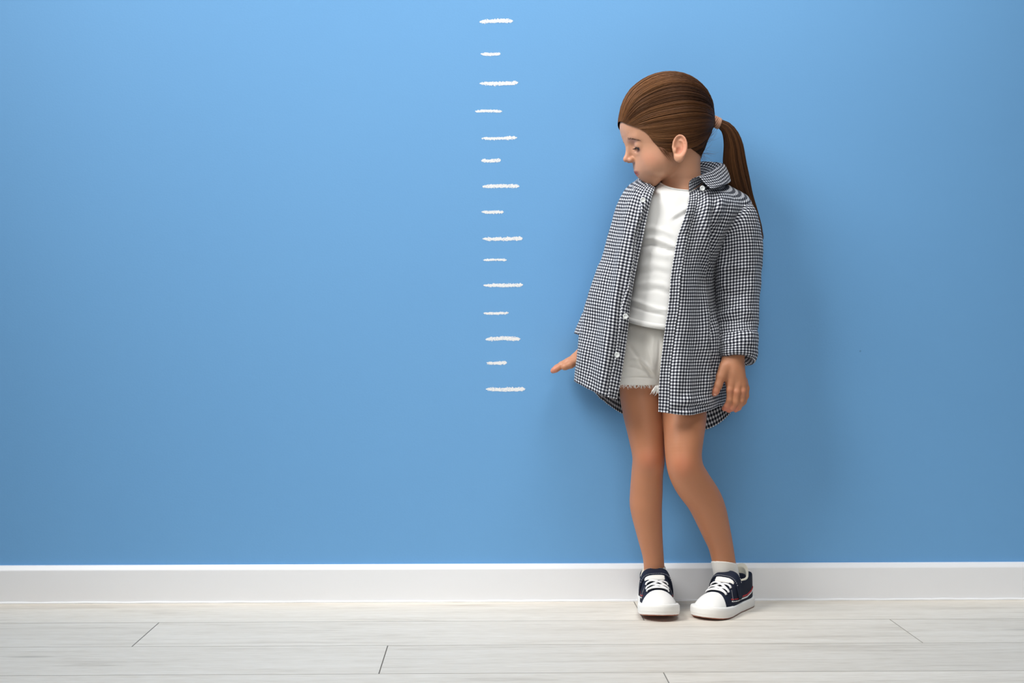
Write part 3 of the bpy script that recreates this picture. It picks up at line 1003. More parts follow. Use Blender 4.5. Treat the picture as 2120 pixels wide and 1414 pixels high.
ps = strands('ponytail_strands', P2, rad2, np.clip(0.38+0.42*bun+0.25*bun2+rng.normal(size=n2)*0.12, 0, 1), M['hair'], pony, True)
ps['kind'] = 'stuff'
# elastic wound round the ponytail
parts = []
ta = unit(PCs[2, :3]-PCs[0, :3])
tb = unit(np.cross(ta, np.array([0, 1.0, 0])))
tc_ = np.cross(tb, ta)
for i in range(6):
    c = at(1477, 250, -.099)+ta*(0.0026*i)
    a = np.linspace(0, 2*math.pi, 40, endpoint=False)
    rr_ = 0.0098+0.0003*math.sin(i*2.1)
    loop = c+rr_*(np.cos(a)[:, None]*tb+np.sin(a)[:, None]*tc_)+ta*(0.0012*np.sin(a+i)[:, None])
    b = np.linspace(0, 2*math.pi, 8, endpoint=False)
    outw = np.cos(a)[:, None]*tb+np.sin(a)[:, None]*tc_
    V = loop[:, None]+0.00165*(np.cos(b)[None, :, None]*outw[:, None]+np.sin(b)[None, :, None]*ta)
    idx = np.arange(40)[:, None]*8+np.arange(8)[None]
    F = np.stack([idx, np.roll(idx, -1, 0), np.roll(np.roll(idx, -1, 0), -1, 1), np.roll(idx, -1, 1)], -1).reshape(-1, 4).tolist()
    parts.append((V.reshape(-1, 3), F))
child(mesh_np('hair_tie', *merge(parts), M['tie']))

# ------------------------------------------------------------------ eyes, lashes, brows, nails
for s in (1, -1):
    bm = bmesh.new()
    bmesh.ops.create_uvsphere(bm, u_segments=24, v_segments=16, radius=0.0117)
    V = np.array([v.co[:] for v in bm.verts])
    F = [tuple(v.index for v in f.verts) for f in bm.faces]
    bm.free()
    child(mesh_np('eye', V+H(s*27, 59.2, 27), F, M['eye']), body)
    # upper lashes fan out along the lid edge
    parts = []
    for i, t in enumerate(np.linspace(-1, 1, 19)):
        a = t*0.80
        x, f = 27+12.6*math.sin(a)*0.80, 59.2+12.6*math.cos(a)
        p0 = np.array([s*x, f-1.2, 23.4-1.6*t*t*0.6])
        o = np.array([s*math.sin(a)*0.7, math.cos(a), 0])
        ln = 6.5+2.2*math.sin(i*1.9)*0.4
        pts = [H(*(p0+o*ln*q+np.array([0, 0, -3.4*q+3.0*q*q]))) for q in (0, 0.35, 0.7, 1.0)]
        parts.append(tube(pts, [0.00042, 0.00036, 0.00024, 0.00008], 4))
    edge = [H(s*(27+12.9*math.sin(a)*0.84), 59.2+12.7*math.cos(a), 22.9-1.4*(a/0.8)**2) for a in np.linspace(-0.95, 0.95, 13)]
    parts.append(tube(edge, [0.0005]+[0.0009]*11+[0.0005], 5))
    child(mesh_np('eyelashes', *merge(parts), M['lash']), body)
    # brow hairs
    parts = []
    r = np.random.default_rng(5)
    for i in range(80):
        q = 0.05+0.95*r.random()
        x = 12+26*q if s > 0 else 18+20*q
        z = 44.5+1.5*math.sin(q*3)-9.0*q+r.normal()*(0.9-0.5*q)
        d = unit(np.array([s*x, 60.0, z])-HCC)
        d2 = unit(np.array([s*(x+3.6), 60.0-1.2, z+0.6-1.6*q])-HCC)
        dm = unit(d+d2)
        rd = radial(np.stack([d, dm, d2]), head)
        parts.append(tube([H(*(HCC+dd*(rad_+0.25+e))) for dd, rad_, e in zip((d, dm, d2), rd, (-.2, .5, .1))], [0.00017, 0.00016, 0.00005], 3))
    ob = child(mesh_np('eyebrow', *merge(parts), M['brow']), body)
    ob['kind'] = 'stuff'
def nail(c, ax, nrm, ln, wd):
    ax, nrm = unit(np.array(ax, float)), np.array(nrm, float)
    nrm = unit(nrm-(nrm@ax)*ax)
    sd = np.cross(ax, nrm)
    V, nu, nv = [], 7, 6
    for i in range(nv):
        u = i/(nv-1)*2-1
        for j in range(nu):
            w = j/(nu-1)*2-1
            wd_ = wd*(1-0.22*max(u, 0)**3-0.1*max(-u, 0)**2)
            V.append(c+ax*ln*u*(1-0.12*w*w)+sd*wd_*w-nrm*wd*0.42*w*w+nrm*0.0003)
    V = np.array(V)
    n = len(V)
    V = np.concatenate([V, V-nrm*0.0008])
    F = grid_faces(nv, nu).tolist()
    F = F+[[n+i for i in f[::-1]] for f in F]
    rim = [j for j in range(nu)]+[i*nu+nu-1 for i in range(1, nv)]+[(nv-1)*nu+j for j in range(nu-2, -1, -1)]+[i*nu for i in range(nv-2, 0, -1)]
    F += [[rim[k], n+rim[k], n+rim[(k+1) % len(rim)], rim[(k+1) % len(rim)]] for k in range(len(rim))]
    child(mesh_np('fingernail', V, F, M['nail']), body)
tipv = at(1479, 815, yl-.012)-at(1482, 810, yl-.012)
nail(at(1480.5, 813.2, yl-.0172), tipv, (-0.25, -0.95, 0.1), .0042, .0036)
for (a, b) in (((1146.5, 766.0, yr-.018), (1152, 763, yr-.018)), ((1143.8, 766.6, yr-.004), (1150, 763, yr-.004))):
    pa, pb = at(*a), at(*b)
    v = pa-pb
    nrm = np.array([0.30, -0.25, 0.9])
    nail(pa-unit(v)*0.002+unit(nrm)*0.0045, v, nrm, .0038, .0034)
# ------------------------------------------------------------------ clothes
def seg_ridges(P, ridges, y=-0.17):
    """sum of soft ridges; P (n,3); ridge = ([(px,py),...], width m, height m)"""
    X = P[:, [0, 2]]
    out = np.zeros(len(P))
    for pts, w, a in ridges:
        Q = np.array([at(px, py, y) for px, py in pts])[:, [0, 2]]
        best = np.full(len(P), 9.0)
        par = np.zeros(len(P))
        for i in range(len(Q)-1):
            d = Q[i+1]-Q[i]
            h = np.clip(((X-Q[i])@d)/(d@d), 0, 1)
            dd = np.linalg.norm(X-Q[i]-h[:, None]*d, axis=1)
            m = dd < best
            best[m] = dd[m]
            par[m] = ((i+h)/(len(Q)-1))[m]
        out += a*np.exp(-(best/w)**2)*np.clip(np.sin(np.pi*(0.06+0.88*par))*1.5, 0, 1)
    return out
def aniso(P, sx, sy, sz, seed):
    return np.array([mnoise.noise(Vector((p[0]*sx+seed, p[1]*sy+seed*0.7, p[2]*sz-seed))) for p in P])
def outward(G, wrap=False):
    N = grid_normals(G, wrap)
    c = G.mean(axis=1, keepdims=True)
    s = np.sign(((G-c)*N).sum(-1).mean())
    return N*s
def solid(o, t, off=0.0):
    m = o.modifiers.new('thickness', 'SOLIDIFY')
    m.thickness = t
    m.offset = off
    return o
def arc(G, axis):
    d = np.linalg.norm(np.diff(G, axis=axis), axis=-1)
    z = np.zeros_like(np.take(d, [0], axis=axis))
    return np.concatenate([z, np.cumsum(d, axis=axis)], axis=axis)

# white T-shirt
def ring_rows(rows, nu, nv):
    """rows: (xl,yl, xr,yr, depth, half depth, front drop m)"""
    R = []
    th = np.linspace(0, 2*math.pi, nu, endpoint=False)
    for xl, yl, xr, yr, y, dr, fd in rows:
        a, b = at(xl, yl, y), at(xr, yr, y)
        c, h = (a+b)/2, (b-a)/2
        s = np.sin(th)
        sf, cf = np.sign(s)*np.abs(s)**0.70, np.sign(np.cos(th))*np.abs(np.cos(th))**0.85
        R.append(c+cf[:, None]*h+sf[:, None]*np.array([0, -dr, 0])+np.maximum(s, 0)[:, None]*np.array([0, 0, -fd])-np.minimum(s, 0)[:, None]*np.array([0, 0, 0.4*fd]))
    R = np.array(R)
    return spline_t(R, np.linspace(0, len(R)-1, nv))
tee_rows = [(1367, 378, 1444, 386, -.106, .043, .015), (1352, 392, 1462, 400, -.103, .053, .012), (1326, 425, 1478, 437, -.100, .061, .006),
            (1320, 490, 1462, 500, -.100, .069, .004), (1311, 570, 1448, 580, -.100, .073, .004), (1297, 635, 1440, 652, -.100, .076, .008),
            (1288, 660, 1440, 680, -.100, .0775, .0125)]
TG = ring_rows(tee_rows, 160, 130)
TN = outward(TG, True)
tp = TG.reshape(-1, 3)
front = (TN.reshape(-1, 3)[:, 1] < 0.1)
rid = [([(1330, 474), (1352, 470), (1378, 478), (1398, 490)], .0050, .0026), ([(1336, 492), (1356, 493), (1382, 503), (1404, 515)], .0034, .0040),
       ([(1328, 508), (1350, 505), (1374, 513), (1402, 525)], .0028, -.0042), ([(1352, 500), (1372, 512), (1398, 519)], .0018, -.0020),
       ([(1340, 520), (1390, 532)], .0070, .0022), ([(1432, 425), (1405, 440), (1386, 452)], .0050, .0022), ([(1425, 438), (1396, 456)], .0040, -.0022),
       ([(1318, 590), (1345, 585), (1375, 590), (1392, 600)], .0050, .0022), ([(1328, 602), (1360, 598), (1394, 612)], .0036, -.0020),
       ([(1306, 618), (1335, 630), (1362, 640), (1394, 644)], .0036, .0032), ([(1308, 632), (1340, 644), (1374, 652)], .0026, -.0030),
       ([(1340, 640), (1365, 648), (1392, 652)], .0022, .0016), ([(1322, 552), (1350, 546), (1388, 556)], .0060, .0014), ([(1326, 566), (1360, 560), (1390, 570)], .004, -.0012)]
disp = 0.85*seg_ridges(tp, rid)*front+0.0012*aniso(tp, 16, 16, 30, 3.0)
TG = (tp+TN.reshape(-1, 3)*disp[:, None]).reshape(TG.shape)
tee = child(mesh_np('t_shirt', TG.reshape(-1, 3), grid_faces(130, 160, True).astype(np.int32), M['tee']))
solid(tee, 0.0012, -1)
# neckband
nbp = [(r0, k) for r0, k in ((0, 0.0004), (0, 0.0016), (2, 0.0019), (4, 0.0017), (5, 0.0006))]
NB = np.array([TG[i]+TN[i]*k for i, k in nbp])
child(mesh_np('neckband', NB.reshape(-1, 3), grid_faces(len(nbp), 160, True).astype(np.int32), M['tee']), tee)
hb = [(120, .0003), (121, .0010), (129, .0012), (129, -.0014)]
HB = np.array([TG[i]+TN[i]*k for i, k in hb])
child(mesh_np('hem_band', HB.reshape(-1, 3), grid_faces(len(hb), 160, True).astype(np.int32), M['tee']), tee)

# pale shorts with frayed hems
hem_r, hem_l = at(1322, 796, -.105), at(1413, 812, -.113)
def leg_tube(rows, extra):
    return px_chain([(a, b, y, r+extra) for a, b, y, r in rows])
sh_out = Tree([(ellipsoid(at(1370, 715, -0.10), (0.087, 0.0655, 0.08)), '+', 0),
               (leg_tube([(1343, 735, -.1, .046), (1330, 770, -.104, .0415), (1322, 815, -.106, .0395)], .0078), '+', 0.014),
               (leg_tube([(1403, 735, -.1, .046), (1411, 775, -.107, .0430), (1414, 830, -.118, .0430)], .0068), '+', 0.010)])
def hem_cut(P):
    # each leg is cut square at its own height
    t = np.clip((P[:, 0]-at(1362, 800, -.12)[0])/0.012+0.5, 0, 1)
    z = hem_r[2]*(1-t)+hem_l[2]*t
    return z-P[:, 2]
sh = Tree([(sh_out, '+', 0), (Leaf(hem_cut, hem_r, 10), '&', 0.001),
           (half(at(1370, 655, -.1), (0.06, 0, 1)), '&', 0.001),
           (Tree([(leg_tube([(1325, 788, -.104, .0405), (1320, 860, -.106, .0395)], .0032), '+', 0)]), '-', 0.0005),
           (Tree([(leg_tube([(1412, 800, -.111, .0430), (1416, 870, -.134, .0430)], .0032), '+', 0)]), '-', 0.0005)])
SV, SQ = mesh_field(sh, (0.22, -0.20, 0.40), (0.47, -0.02, 0.62), 0.0015)
rid = [([(1298, 705), (1318, 735), (1340, 765), (1355, 790)], .004, -.0028), ([(1310, 742), (1325, 743), (1345, 762), (1354, 775)], .0035, .0032),
       ([(1296, 757), (1320, 762), (1345, 772)], .004, -.0022), ([(1326, 752), (1344, 768), (1356, 780)], .0025, -.0024),
       ([(1355, 690), (1350, 720), (1354, 770)], .004, .0014), ([(1340, 720), (1352, 756)], .003, .0016),
       ([(1278, 783), (1318, 781), (1364, 783)], .0016, -.0016), ([(1365, 700), (1364, 740), (1360, 785)], .003, -.0022)]
fm = SV[:, 1] < -0.09
SV[:, 1] -= seg_ridges(SV, rid, -.16)*fm
shorts = child(mesh_np('shorts', SV, SQ.astype(np.int32), M['shorts']))
parts = []
r = np.random.default_rng(11)
for (cx, cy, yy, rad_, n) in ((1322, 796, -.106, .0452, 210), (1413, 812, -.114, .0488, 200)):
    c = at(cx, cy, yy)
    for i in range(n):
        a = r.uniform(0, 2*math.pi)
        ex = 1.0+0.01*r.normal()
        p = c+np.array([math.cos(a)*rad_*ex, -math.sin(a)*rad_*ex, 0.0015])
        L_ = r.uniform(.003, .0085)*(1.6 if r.random() < .12 else 1)
        d = np.array([r.normal()*.45, r.normal()*.25, -1.0])
        pts = [p, p+d*L_*.5+r.normal(size=3)*.0006, p+d*L_+r.normal(size=3)*.0012]
        parts.append(tube(pts, [.0006, .0006, .0003], 4))
# the loose flap of threads at the inner seam
for i in range(60):
    p = at(1358+r.uniform(-3, 8), 798+r.uniform(0, 8), -.168)
    d = np.array([r.normal()*.5-.2, r.normal()*.2, -1.0])
    L_ = r.uniform(.006, .013)
    parts.append(tube([p, p+d*L_*.5, p+d*L_], [.0009, .0008, .0003], 4))
fr_o = child(mesh_np('frayed_hem', *merge(parts), M['fray']), shorts)
fr_o['kind'] = 'stuff'

# open gingham shirt: a band from one front edge round the back to the other, in rows from neck to hem
rows = [
 [(1356, 389, -.150), (1346, 380, -.135), (1345, 372, -.11), (1352, 366, -.085), (1380, 360, -.062), (1410, 357, -.055), (1445, 357, -.058), (1463, 364, -.078), (1460, 376, -.11), (1444, 388, -.138), (1428, 398, -.154)],
 [(1350, 404, -.164), (1328, 390, -.150), (1308, 384, -.115), (1312, 380, -.075), (1352, 374, -.045), (1412, 371, -.035), (1475, 376, -.040), (1512, 386, -.068), (1520, 400, -.108), (1474, 403, -.150), (1426, 416, -.167)],
 [(1343, 430, -.174), (1312, 418, -.166), (1283, 416, -.122), (1296, 414, -.075), (1335, 402, -.035), (1415, 396, -.026), (1498, 402, -.030), (1544, 415, -.062), (1551, 432, -.100), (1490, 430, -.160), (1420, 440, -.177)],
 [(1331, 490, -.180), (1298, 482, -.178), (1263, 476, -.128), (1296, 482, -.100), (1325, 470, -.032), (1415, 465, -.022), (1478, 470, -.026), (1520, 474, -.052), (1514, 488, -.100), (1460, 491, -.168), (1404, 493, -.182)],
 [(1317, 560, -.184), (1284, 552, -.185), (1240, 545, -.132), (1278, 552, -.104), (1312, 540, -.028), (1410, 540, -.020), (1460, 540, -.022), (1494, 545, -.050), (1477, 560, -.098), (1438, 560, -.174), (1391, 562, -.187)],
 [(1304, 630, -.187), (1267, 620, -.189), (1219, 611, -.134), (1255, 618, -.106), (1300, 612, -.026), (1400, 610, -.018), (1460, 610, -.020), (1496, 615, -.045), (1474, 630, -.098), (1434, 632, -.178), (1385, 632, -.189)],
 [(1297, 700, -.188), (1255, 690, -.190), (1205, 679, -.136), (1238, 686, -.106), (1290, 690, -.024), (1390, 690, -.017), (1460, 690, -.018), (1498, 690, -.045), (1493, 700, -.110), (1438, 704, -.181), (1375, 704, -.190)],
 [(1286, 770, -.187), (1243, 757, -.190), (1194, 741, -.138), (1226, 752, -.104), (1282, 765, -.026), (1385, 772, -.017), (1462, 770, -.018), (1507, 765, -.045), (1500, 772, -.102), (1434, 776, -.190), (1367, 776, -.194)],
 [(1276, 826, -.186), (1237, 815, -.189), (1188, 789, -.138), (1222, 806, -.100), (1288, 856, -.036), (1385, 884, -.020), (1462, 889, -.020), (1512, 856, -.046), (1502, 838, -.102), (1434, 859, -.196), (1364, 853, -.198)],
]
RW = np.array([[at(*p) for p in r_] for r_ in rows])
NV, NU = 170, 231
# row heights spread evenly by length
mid = np.concatenate([[0], np.cumsum(np.linalg.norm(np.diff(RW[:, 0], axis=0), axis=1))])
ts = np.interp(np.linspace(0, mid[-1], NV), mid, np.arange(len(RW)))
A1 = spline_t(RW, ts)                                         # (NV, 11, 3)
SG = spline_t(A1.transpose(1, 0, 2), np.linspace(0, 10, NU)).transpose(1, 0, 2)
half_u = NU//2
au = arc(SG, 1)
av = arc(SG, 0)
U = np.where(np.arange(NU)[None] <= half_u, au, 10.0-(au[:, -1:]-au))
Vv = np.where(np.arange(NU)[None] <= half_u, av[:, :1], av[:, -1:])*np.ones((NV, NU))
# the rows dip a little round the side seams
SN = outward(SG)
sp_ = SG.reshape(-1, 3)
ul = np.where(np.arange(NU)[None] <= half_u, au, au[:, -1:]-au).reshape(-1)
vl = (np.linspace(0, 1, NV)[:, None]*np.ones((1, NU))).reshape(-1)
left = (np.arange(NU)[None] <= half_u)*np.ones((NV, 1)) > 0
left = left.reshape(-1)
rid = [([(1346, 400), (1326, 440), (1308, 490), (1304, 545), (1296, 600), (1288, 680)], .0065, .0052),
       ([(1340, 425), (1326, 470), (1319, 520), (1312, 570), (1302, 640)], .0060, -.0055),
       ([(1300, 420), (1282, 480), (1268, 560), (1250, 660)], .010, -.0030),
       ([(1320, 410), (1296, 460), (1284, 540), (1268, 640), (1254, 740)], .011, .0035),
       ([(1236, 640), (1226, 720), (1214, 790)], .010, -.0030), ([(1262, 680), (1252, 750), (1246, 815)], .012, .0035),
       ([(1470, 396), (1462, 440), (1466, 500), (1462, 570)], .0075, .0055), ([(1486, 420), (1478, 462), (1478, 520), (1474, 600)], .0065, -.0065),
       ([(1448, 410), (1440, 460), (1432, 540), (1430, 640)], .010, -.0030), ([(1430, 420), (1416, 480), (1408, 560), (1404, 650)], .008, .0030),
       ([(1470, 600), (1462, 680), (1470, 760), (1466, 830)], .009, .0048), ([(1486, 640), (1480, 720), (1486, 790)], .007, -.0055), ([(1480, 500), (1468, 560), (1462, 630), (1470, 690)], .007, .0040),
       ([(1440, 640), (1434, 720), (1442, 800), (1440, 850)], .010, -.0034), ([(1404, 660), (1400, 740), (1398, 840)], .011, .0030),
       ([(1500, 405), (1486, 440), (1478, 470)], .006, .0040), ([(1520, 412), (1502, 450), (1486, 478)], .006, -.0030),
       ([(1395, 835), (1430, 825), (1470, 838), (1500, 826)], .008, .0030), ([(1380, 846), (1430, 843), (1490, 838)], .004, -.0026)]
fr_m = SN.reshape(-1, 3)[:, 1] < 0.15
d = 1.25*seg_ridges(sp_, rid, -.18)*fr_m
d += 0.0034*aniso(sp_, 30, 20, 8, 5.0)+0.0018*aniso(sp_, 62, 45, 24, 11.0)+0.0007*aniso(sp_, 120, 90, 90, 15.0)
edge = np.exp(-(ul/0.016)**2)
d += 0.0011*edge*np.array([mnoise.noise(Vector((p[2]*150, 2.0 if l else 8.0, p[0]*10))) for p, l in zip(sp_, left)])
hemw = np.exp(-((1-vl)/0.035)**2)
d += 0.0022*hemw*np.array([mnoise.noise(Vector((p[0]*75, p[1]*60, 6.0))) for p in sp_])
d += 0.0010*hemw*np.array([mnoise.noise(Vector((p[0]*190, p[1]*150, 16.0))) for p in sp_])
SGd = (sp_+SN.reshape(-1, 3)*d[:, None]).reshape(SG.shape)
SGd[..., 1] = np.minimum(SGd[..., 1], -0.006)
suv = np.stack([U, Vv], -1).reshape(-1, 2)
shirt = child(mesh_np('shirt', SGd.reshape(-1, 3), grid_faces(NV, NU).astype(np.int32), M['gingham'], uv=suv))
solid(shirt, 0.0009, 0)
SNd = outward(SGd)
# button bands down both front edges
for sd in (0, 1):
    w_ = 0.019
    G, UVp = [], []
    for i in range(2, NV):
        g = SGd[i] if sd == 0 else SGd[i, ::-1]
        nrm = SNd[i] if sd == 0 else SNd[i, ::-1]
        l = np.concatenate([[0], np.cumsum(np.linalg.norm(np.diff(g, axis=0), axis=1))])
        q = np.array([0.0, 0.0, .002, .006, .010, .014, .0172, .019, .0193])
        ht = np.array([-.0006, .0009, .0019, .0017, .0019, .0017, .0019, .0013, .0002])
        qq = np.array([-.0006, -.0012, .002, .006, .010, .014, .0172, .019, .0193])
        k = np.interp(q, l, np.arange(NU))
        k0 = np.clip(k.astype(int), 0, NU-2)
        f = (k-k0)[:, None]
        base = g[k0]*(1-f)+g[k0+1]*f
        nn = nrm[k0]
        e = unit(g[2]-g[0])
        pk = 0.00045*math.sin(i*2.3+sd)+0.0004*mnoise.noise(Vector((i*.9, sd*7, 0)))
        G.append(base+nn*(ht+pk*np.array([0, .4, 1, .2, 1, .2, 1, .6, 0]))[:, None]+e*np.minimum(qq, 0)[:, None])
        UVp.append(np.stack([qq+(0.0013 if sd else 0), np.full(9, av[i, 0 if sd == 0 else -1]+.002)], 1))
    G = np.array(G)
    F = grid_faces(*G.shape[:2])
    child(mesh_np('button_band', G.reshape(-1, 3), (F if sd == 0 else F[:, ::-1]).astype(np.int32), M['gingham'], uv=np.array(UVp).reshape(-1, 2)), shirt)

# collar: stand, fold and leaf
crow = [
 [(1356, 394, -.142), (1348, 384, -.110), (1362, 366, -.080), (1405, 357, -.064), (1448, 357, -.064), (1467, 366, -.088), (1452, 380, -.124), (1427, 397, -.156)],
 [(1349, 390, -.140), (1334, 378, -.108), (1354, 358, -.077), (1403, 346, -.059), (1455, 346, -.060), (1484, 352, -.086), (1462, 363, -.122), (1428, 376, -.156)],
 [(1343, 388, -.139), (1325, 372, -.102), (1348, 354, -.073), (1400, 336, -.053), (1462, 335, -.054), (1497, 340, -.084), (1474, 354, -.124), (1446, 367, -.154)],
 [(1337, 397, -.152), (1316, 378, -.108), (1337, 362, -.066), (1400, 345, -.042), (1470, 344, -.042), (1507, 355, -.088), (1486, 368, -.130), (1458, 379, -.161)],
 [(1336, 412, -.170), (1309, 388, -.135), (1324, 372, -.058), (1400, 359, -.036), (1476, 357, -.036), (1512, 373, -.090), (1499, 383, -.132), (1472, 391, -.168)]]
CR = np.array([[at(*p) for p in r_] for r_ in crow])
CG = spline_t(CR, np.linspace(0, 4, 33))
CG = spline_t(CG.transpose(1, 0, 2), np.linspace(0, 7, 120)).transpose(1, 0, 2)
cn = grid_normals(CG)
cp = CG.reshape(-1, 3)
CG = (cp+cn.reshape(-1, 3)*(0.0006*aniso(cp, 120, 120, 120, 4.0))[:, None]).reshape(CG.shape)
cu, cv = arc(CG, 1), arc(CG, 0)
cuv = np.stack([5.0-(cu[:, -1:]-cu), cv], -1).reshape(-1, 2)
col_o = child(mesh_np('collar', CG.reshape(-1, 3), grid_faces(33, 120).astype(np.int32), M['gingham'], uv=cuv), shirt)
solid(col_o, 0.0014, 0)

# sleeves and rolled cuffs: rings given by their two silhouette points
def sleeve(name, rings, nu, nv, parent, folds, seed, thick=0.0009, uvs=1.0, amp=1.0, along=False):
    R = []
    th = np.linspace(0, 2*math.pi, nu, endpoint=True)
    for (xl, yl, xr, yr, y, dr, tilt) in rings:
        a, b = at(xl, yl, y), at(xr, yr, y)
        c, h = (a+b)/2, (b-a)/2
        sn = np.sin(th)
        R.append(c+np.cos(th)[:, None]*h+sn[:, None]*np.array([0, -dr, tilt]))
    G = spline_t(np.array(R), np.linspace(0, len(R)-1, nv))
    N = grid_normals(G)
    N = N*np.sign(((G-G.mean(1, keepdims=True))*N).sum(-1).mean())
    p = G.reshape(-1, 3)
    dd = (seg_ridges(p, folds, -.12) if folds else 0)*(N.reshape(-1, 3)[:, 1] < 0.2)
    dd = dd*1.2+amp*(0.0028*aniso(p, 30, 30, 16, seed)+0.0017*aniso(p, 55, 55, 48, seed+3)+0.0006*aniso(p, 120, 110, 110, seed+5))
    G2 = (p+N.reshape(-1, 3)*dd[:, None]).reshape(G.shape)
    G2[:, -1] = G2[:, 0]
    G2[..., 1] = np.minimum(G2[..., 1], -0.004)
    rr_ = arc(G, 1).mean(0)
    vv = arc(G, 0).mean(1)
    ax_ = unit(G[-1].mean(0)-G[1].mean(0))
    if along: vv = ((G-G[1].mean(0))@ax_)+1.0
    else: vv = vv[:, None]*np.ones((1, nu))
    uv = np.stack([np.ones((nv, 1))*rr_[None]*uvs, vv], -1).reshape(-1, 2)
    o = child(mesh_np(name, G2.reshape(-1, 3), grid_faces(nv, nu).astype(np.int32), M['gingham'], uv=uv), parent)
    solid(o, thick, 0)
    return o
sl_folds = [([(1492, 560), (1520, 552), (1560, 560)], .006, .0022), ([(1488, 600), (1515, 612), (1545, 610)], .006, -.0022),
            ([(1494, 652), (1522, 640), (1562, 650)], .006, .0030), ([(1490, 668), (1520, 664), (1560, 670)], .005, -.0026),
            ([(1500, 480), (1496, 540), (1500, 610)], .008, .0032), ([(1520, 470), (1528, 540), (1522, 610)], .009, -.0018),
            ([(1552, 470), (1558, 560), (1552, 640)], .009, .0022)]
sleeve('sleeve', [(1462, 478, 1524, 414, -.082, .026, 0), (1484, 494, 1552, 420, -.086, .040, 0), (1486, 514, 1566, 446, -.086, .048, 0), (1482, 552, 1577, 502, -.084, .047, 0),
                  (1480, 605, 1576, 565, -.083, .046, 0), (1482, 652, 1570, 632, -.088, .045, 0), (1489, 694, 1566, 686, -.102, .043, 0), (1494, 716, 1560, 712, -.107, .038, 0)],
       110, 90, shirt, sl_folds, 21.0, along=True)
sleeve('sleeve', [(1286, 418, 1336, 492, -.080, .042, 0), (1274, 440, 1334, 510, -.074, .040, 0), (1252, 520, 1318, 556, -.062, .034, 0), (1226, 592, 1292, 618, -.054, .032, 0),
                  (1206, 648, 1272, 672, -.050, .032, 0), (1202, 660, 1268, 684, -.050, .029, 0)], 90, 70, shirt, [], 33.0, along=True)
cf = [([(1490, 712), (1520, 700), (1560, 716)], .004, .0016)]
sleeve('cuff', [(1494, 702, 1560, 692, -.104, .036, .004), (1487, 696, 1565, 686, -.105, .044, .006), (1483, 704, 1569, 694, -.107, .050, .007), (1483, 720, 1568, 714, -.110, .052, .006),
                (1484, 734, 1567, 737, -.112, .051, .008), (1488, 742, 1563, 750, -.113, .046, .012), (1494, 740, 1556, 748, -.114, .038, .015), (1499, 730, 1549, 736, -.114, .030, .014), (1501, 712, 1546, 716, -.113, .027, 0)],
       110, 44, shirt, cf, 44.0, 0.0009, 1.0, 1.0)
sleeve('cuff', [(1205, 655, 1262, 676, -.050, .028, 0), (1206, 648, 1266, 670, -.050, .034, 0), (1199, 664, 1261, 686, -.050, .036, 0),
                (1190, 686, 1252, 708, -.050, .036, 0), (1189, 690, 1250, 711, -.050, .033, 0), (1195, 688, 1246, 707, -.050, .028, 0), (1204, 672, 1252, 690, -.050, .025, 0)],
       90, 30, shirt, [], 55.0, 0.0009, 1.0, 0.35)

# buttons
def button(px, py, y, rad_, nrm=(0, -1, 0.0)):
    c = at(px, py, y)
    n = unit(np.array(nrm, float))
    a = unit(np.cross(n, (0, 0, 1.0)))
    b = np.cross(a, n)
    prof_ = [(0.0, .0010), (.35, .0009), (.55, .0012), (.75, .0019), (.92, .0017), (1.0, .0009), (.95, 0.0), (0.0, -.0003)]
    V, F, k = [], [], 22
    for r_, h in prof_:
        for i in range(k):
            t = 2*math.pi*i/k
            V.append(c+rad_*r_*(math.cos(t)*a+math.sin(t)*b)+n*h)
    F = grid_faces(len(prof_), k, True)[:, ::-1].tolist()
    child(mesh_np('button', V, F, M['button']), shirt)
def near_front(px, py):
    """depth of the shirt front on the line of sight"""
    best, by = 1e9, -.19
    P = SGd.reshape(-1, 3)
    P = P[P[:, 1] < -.13]
    for _ in range(3):
        q = at(px, py, by)
        i = np.argmin(((P[:, [0, 2]]-q[[0, 2]])**2).sum(1))
        by = P[i, 1]
    return by
for (bx, by_) in ((1277.5, 735), (1295, 655), (1331, 414)):
    button(bx, by_, near_front(bx, by_)-0.0026, .0052)
button(1454, 390, -.166, .0052, (0.2, -1, 0.1))
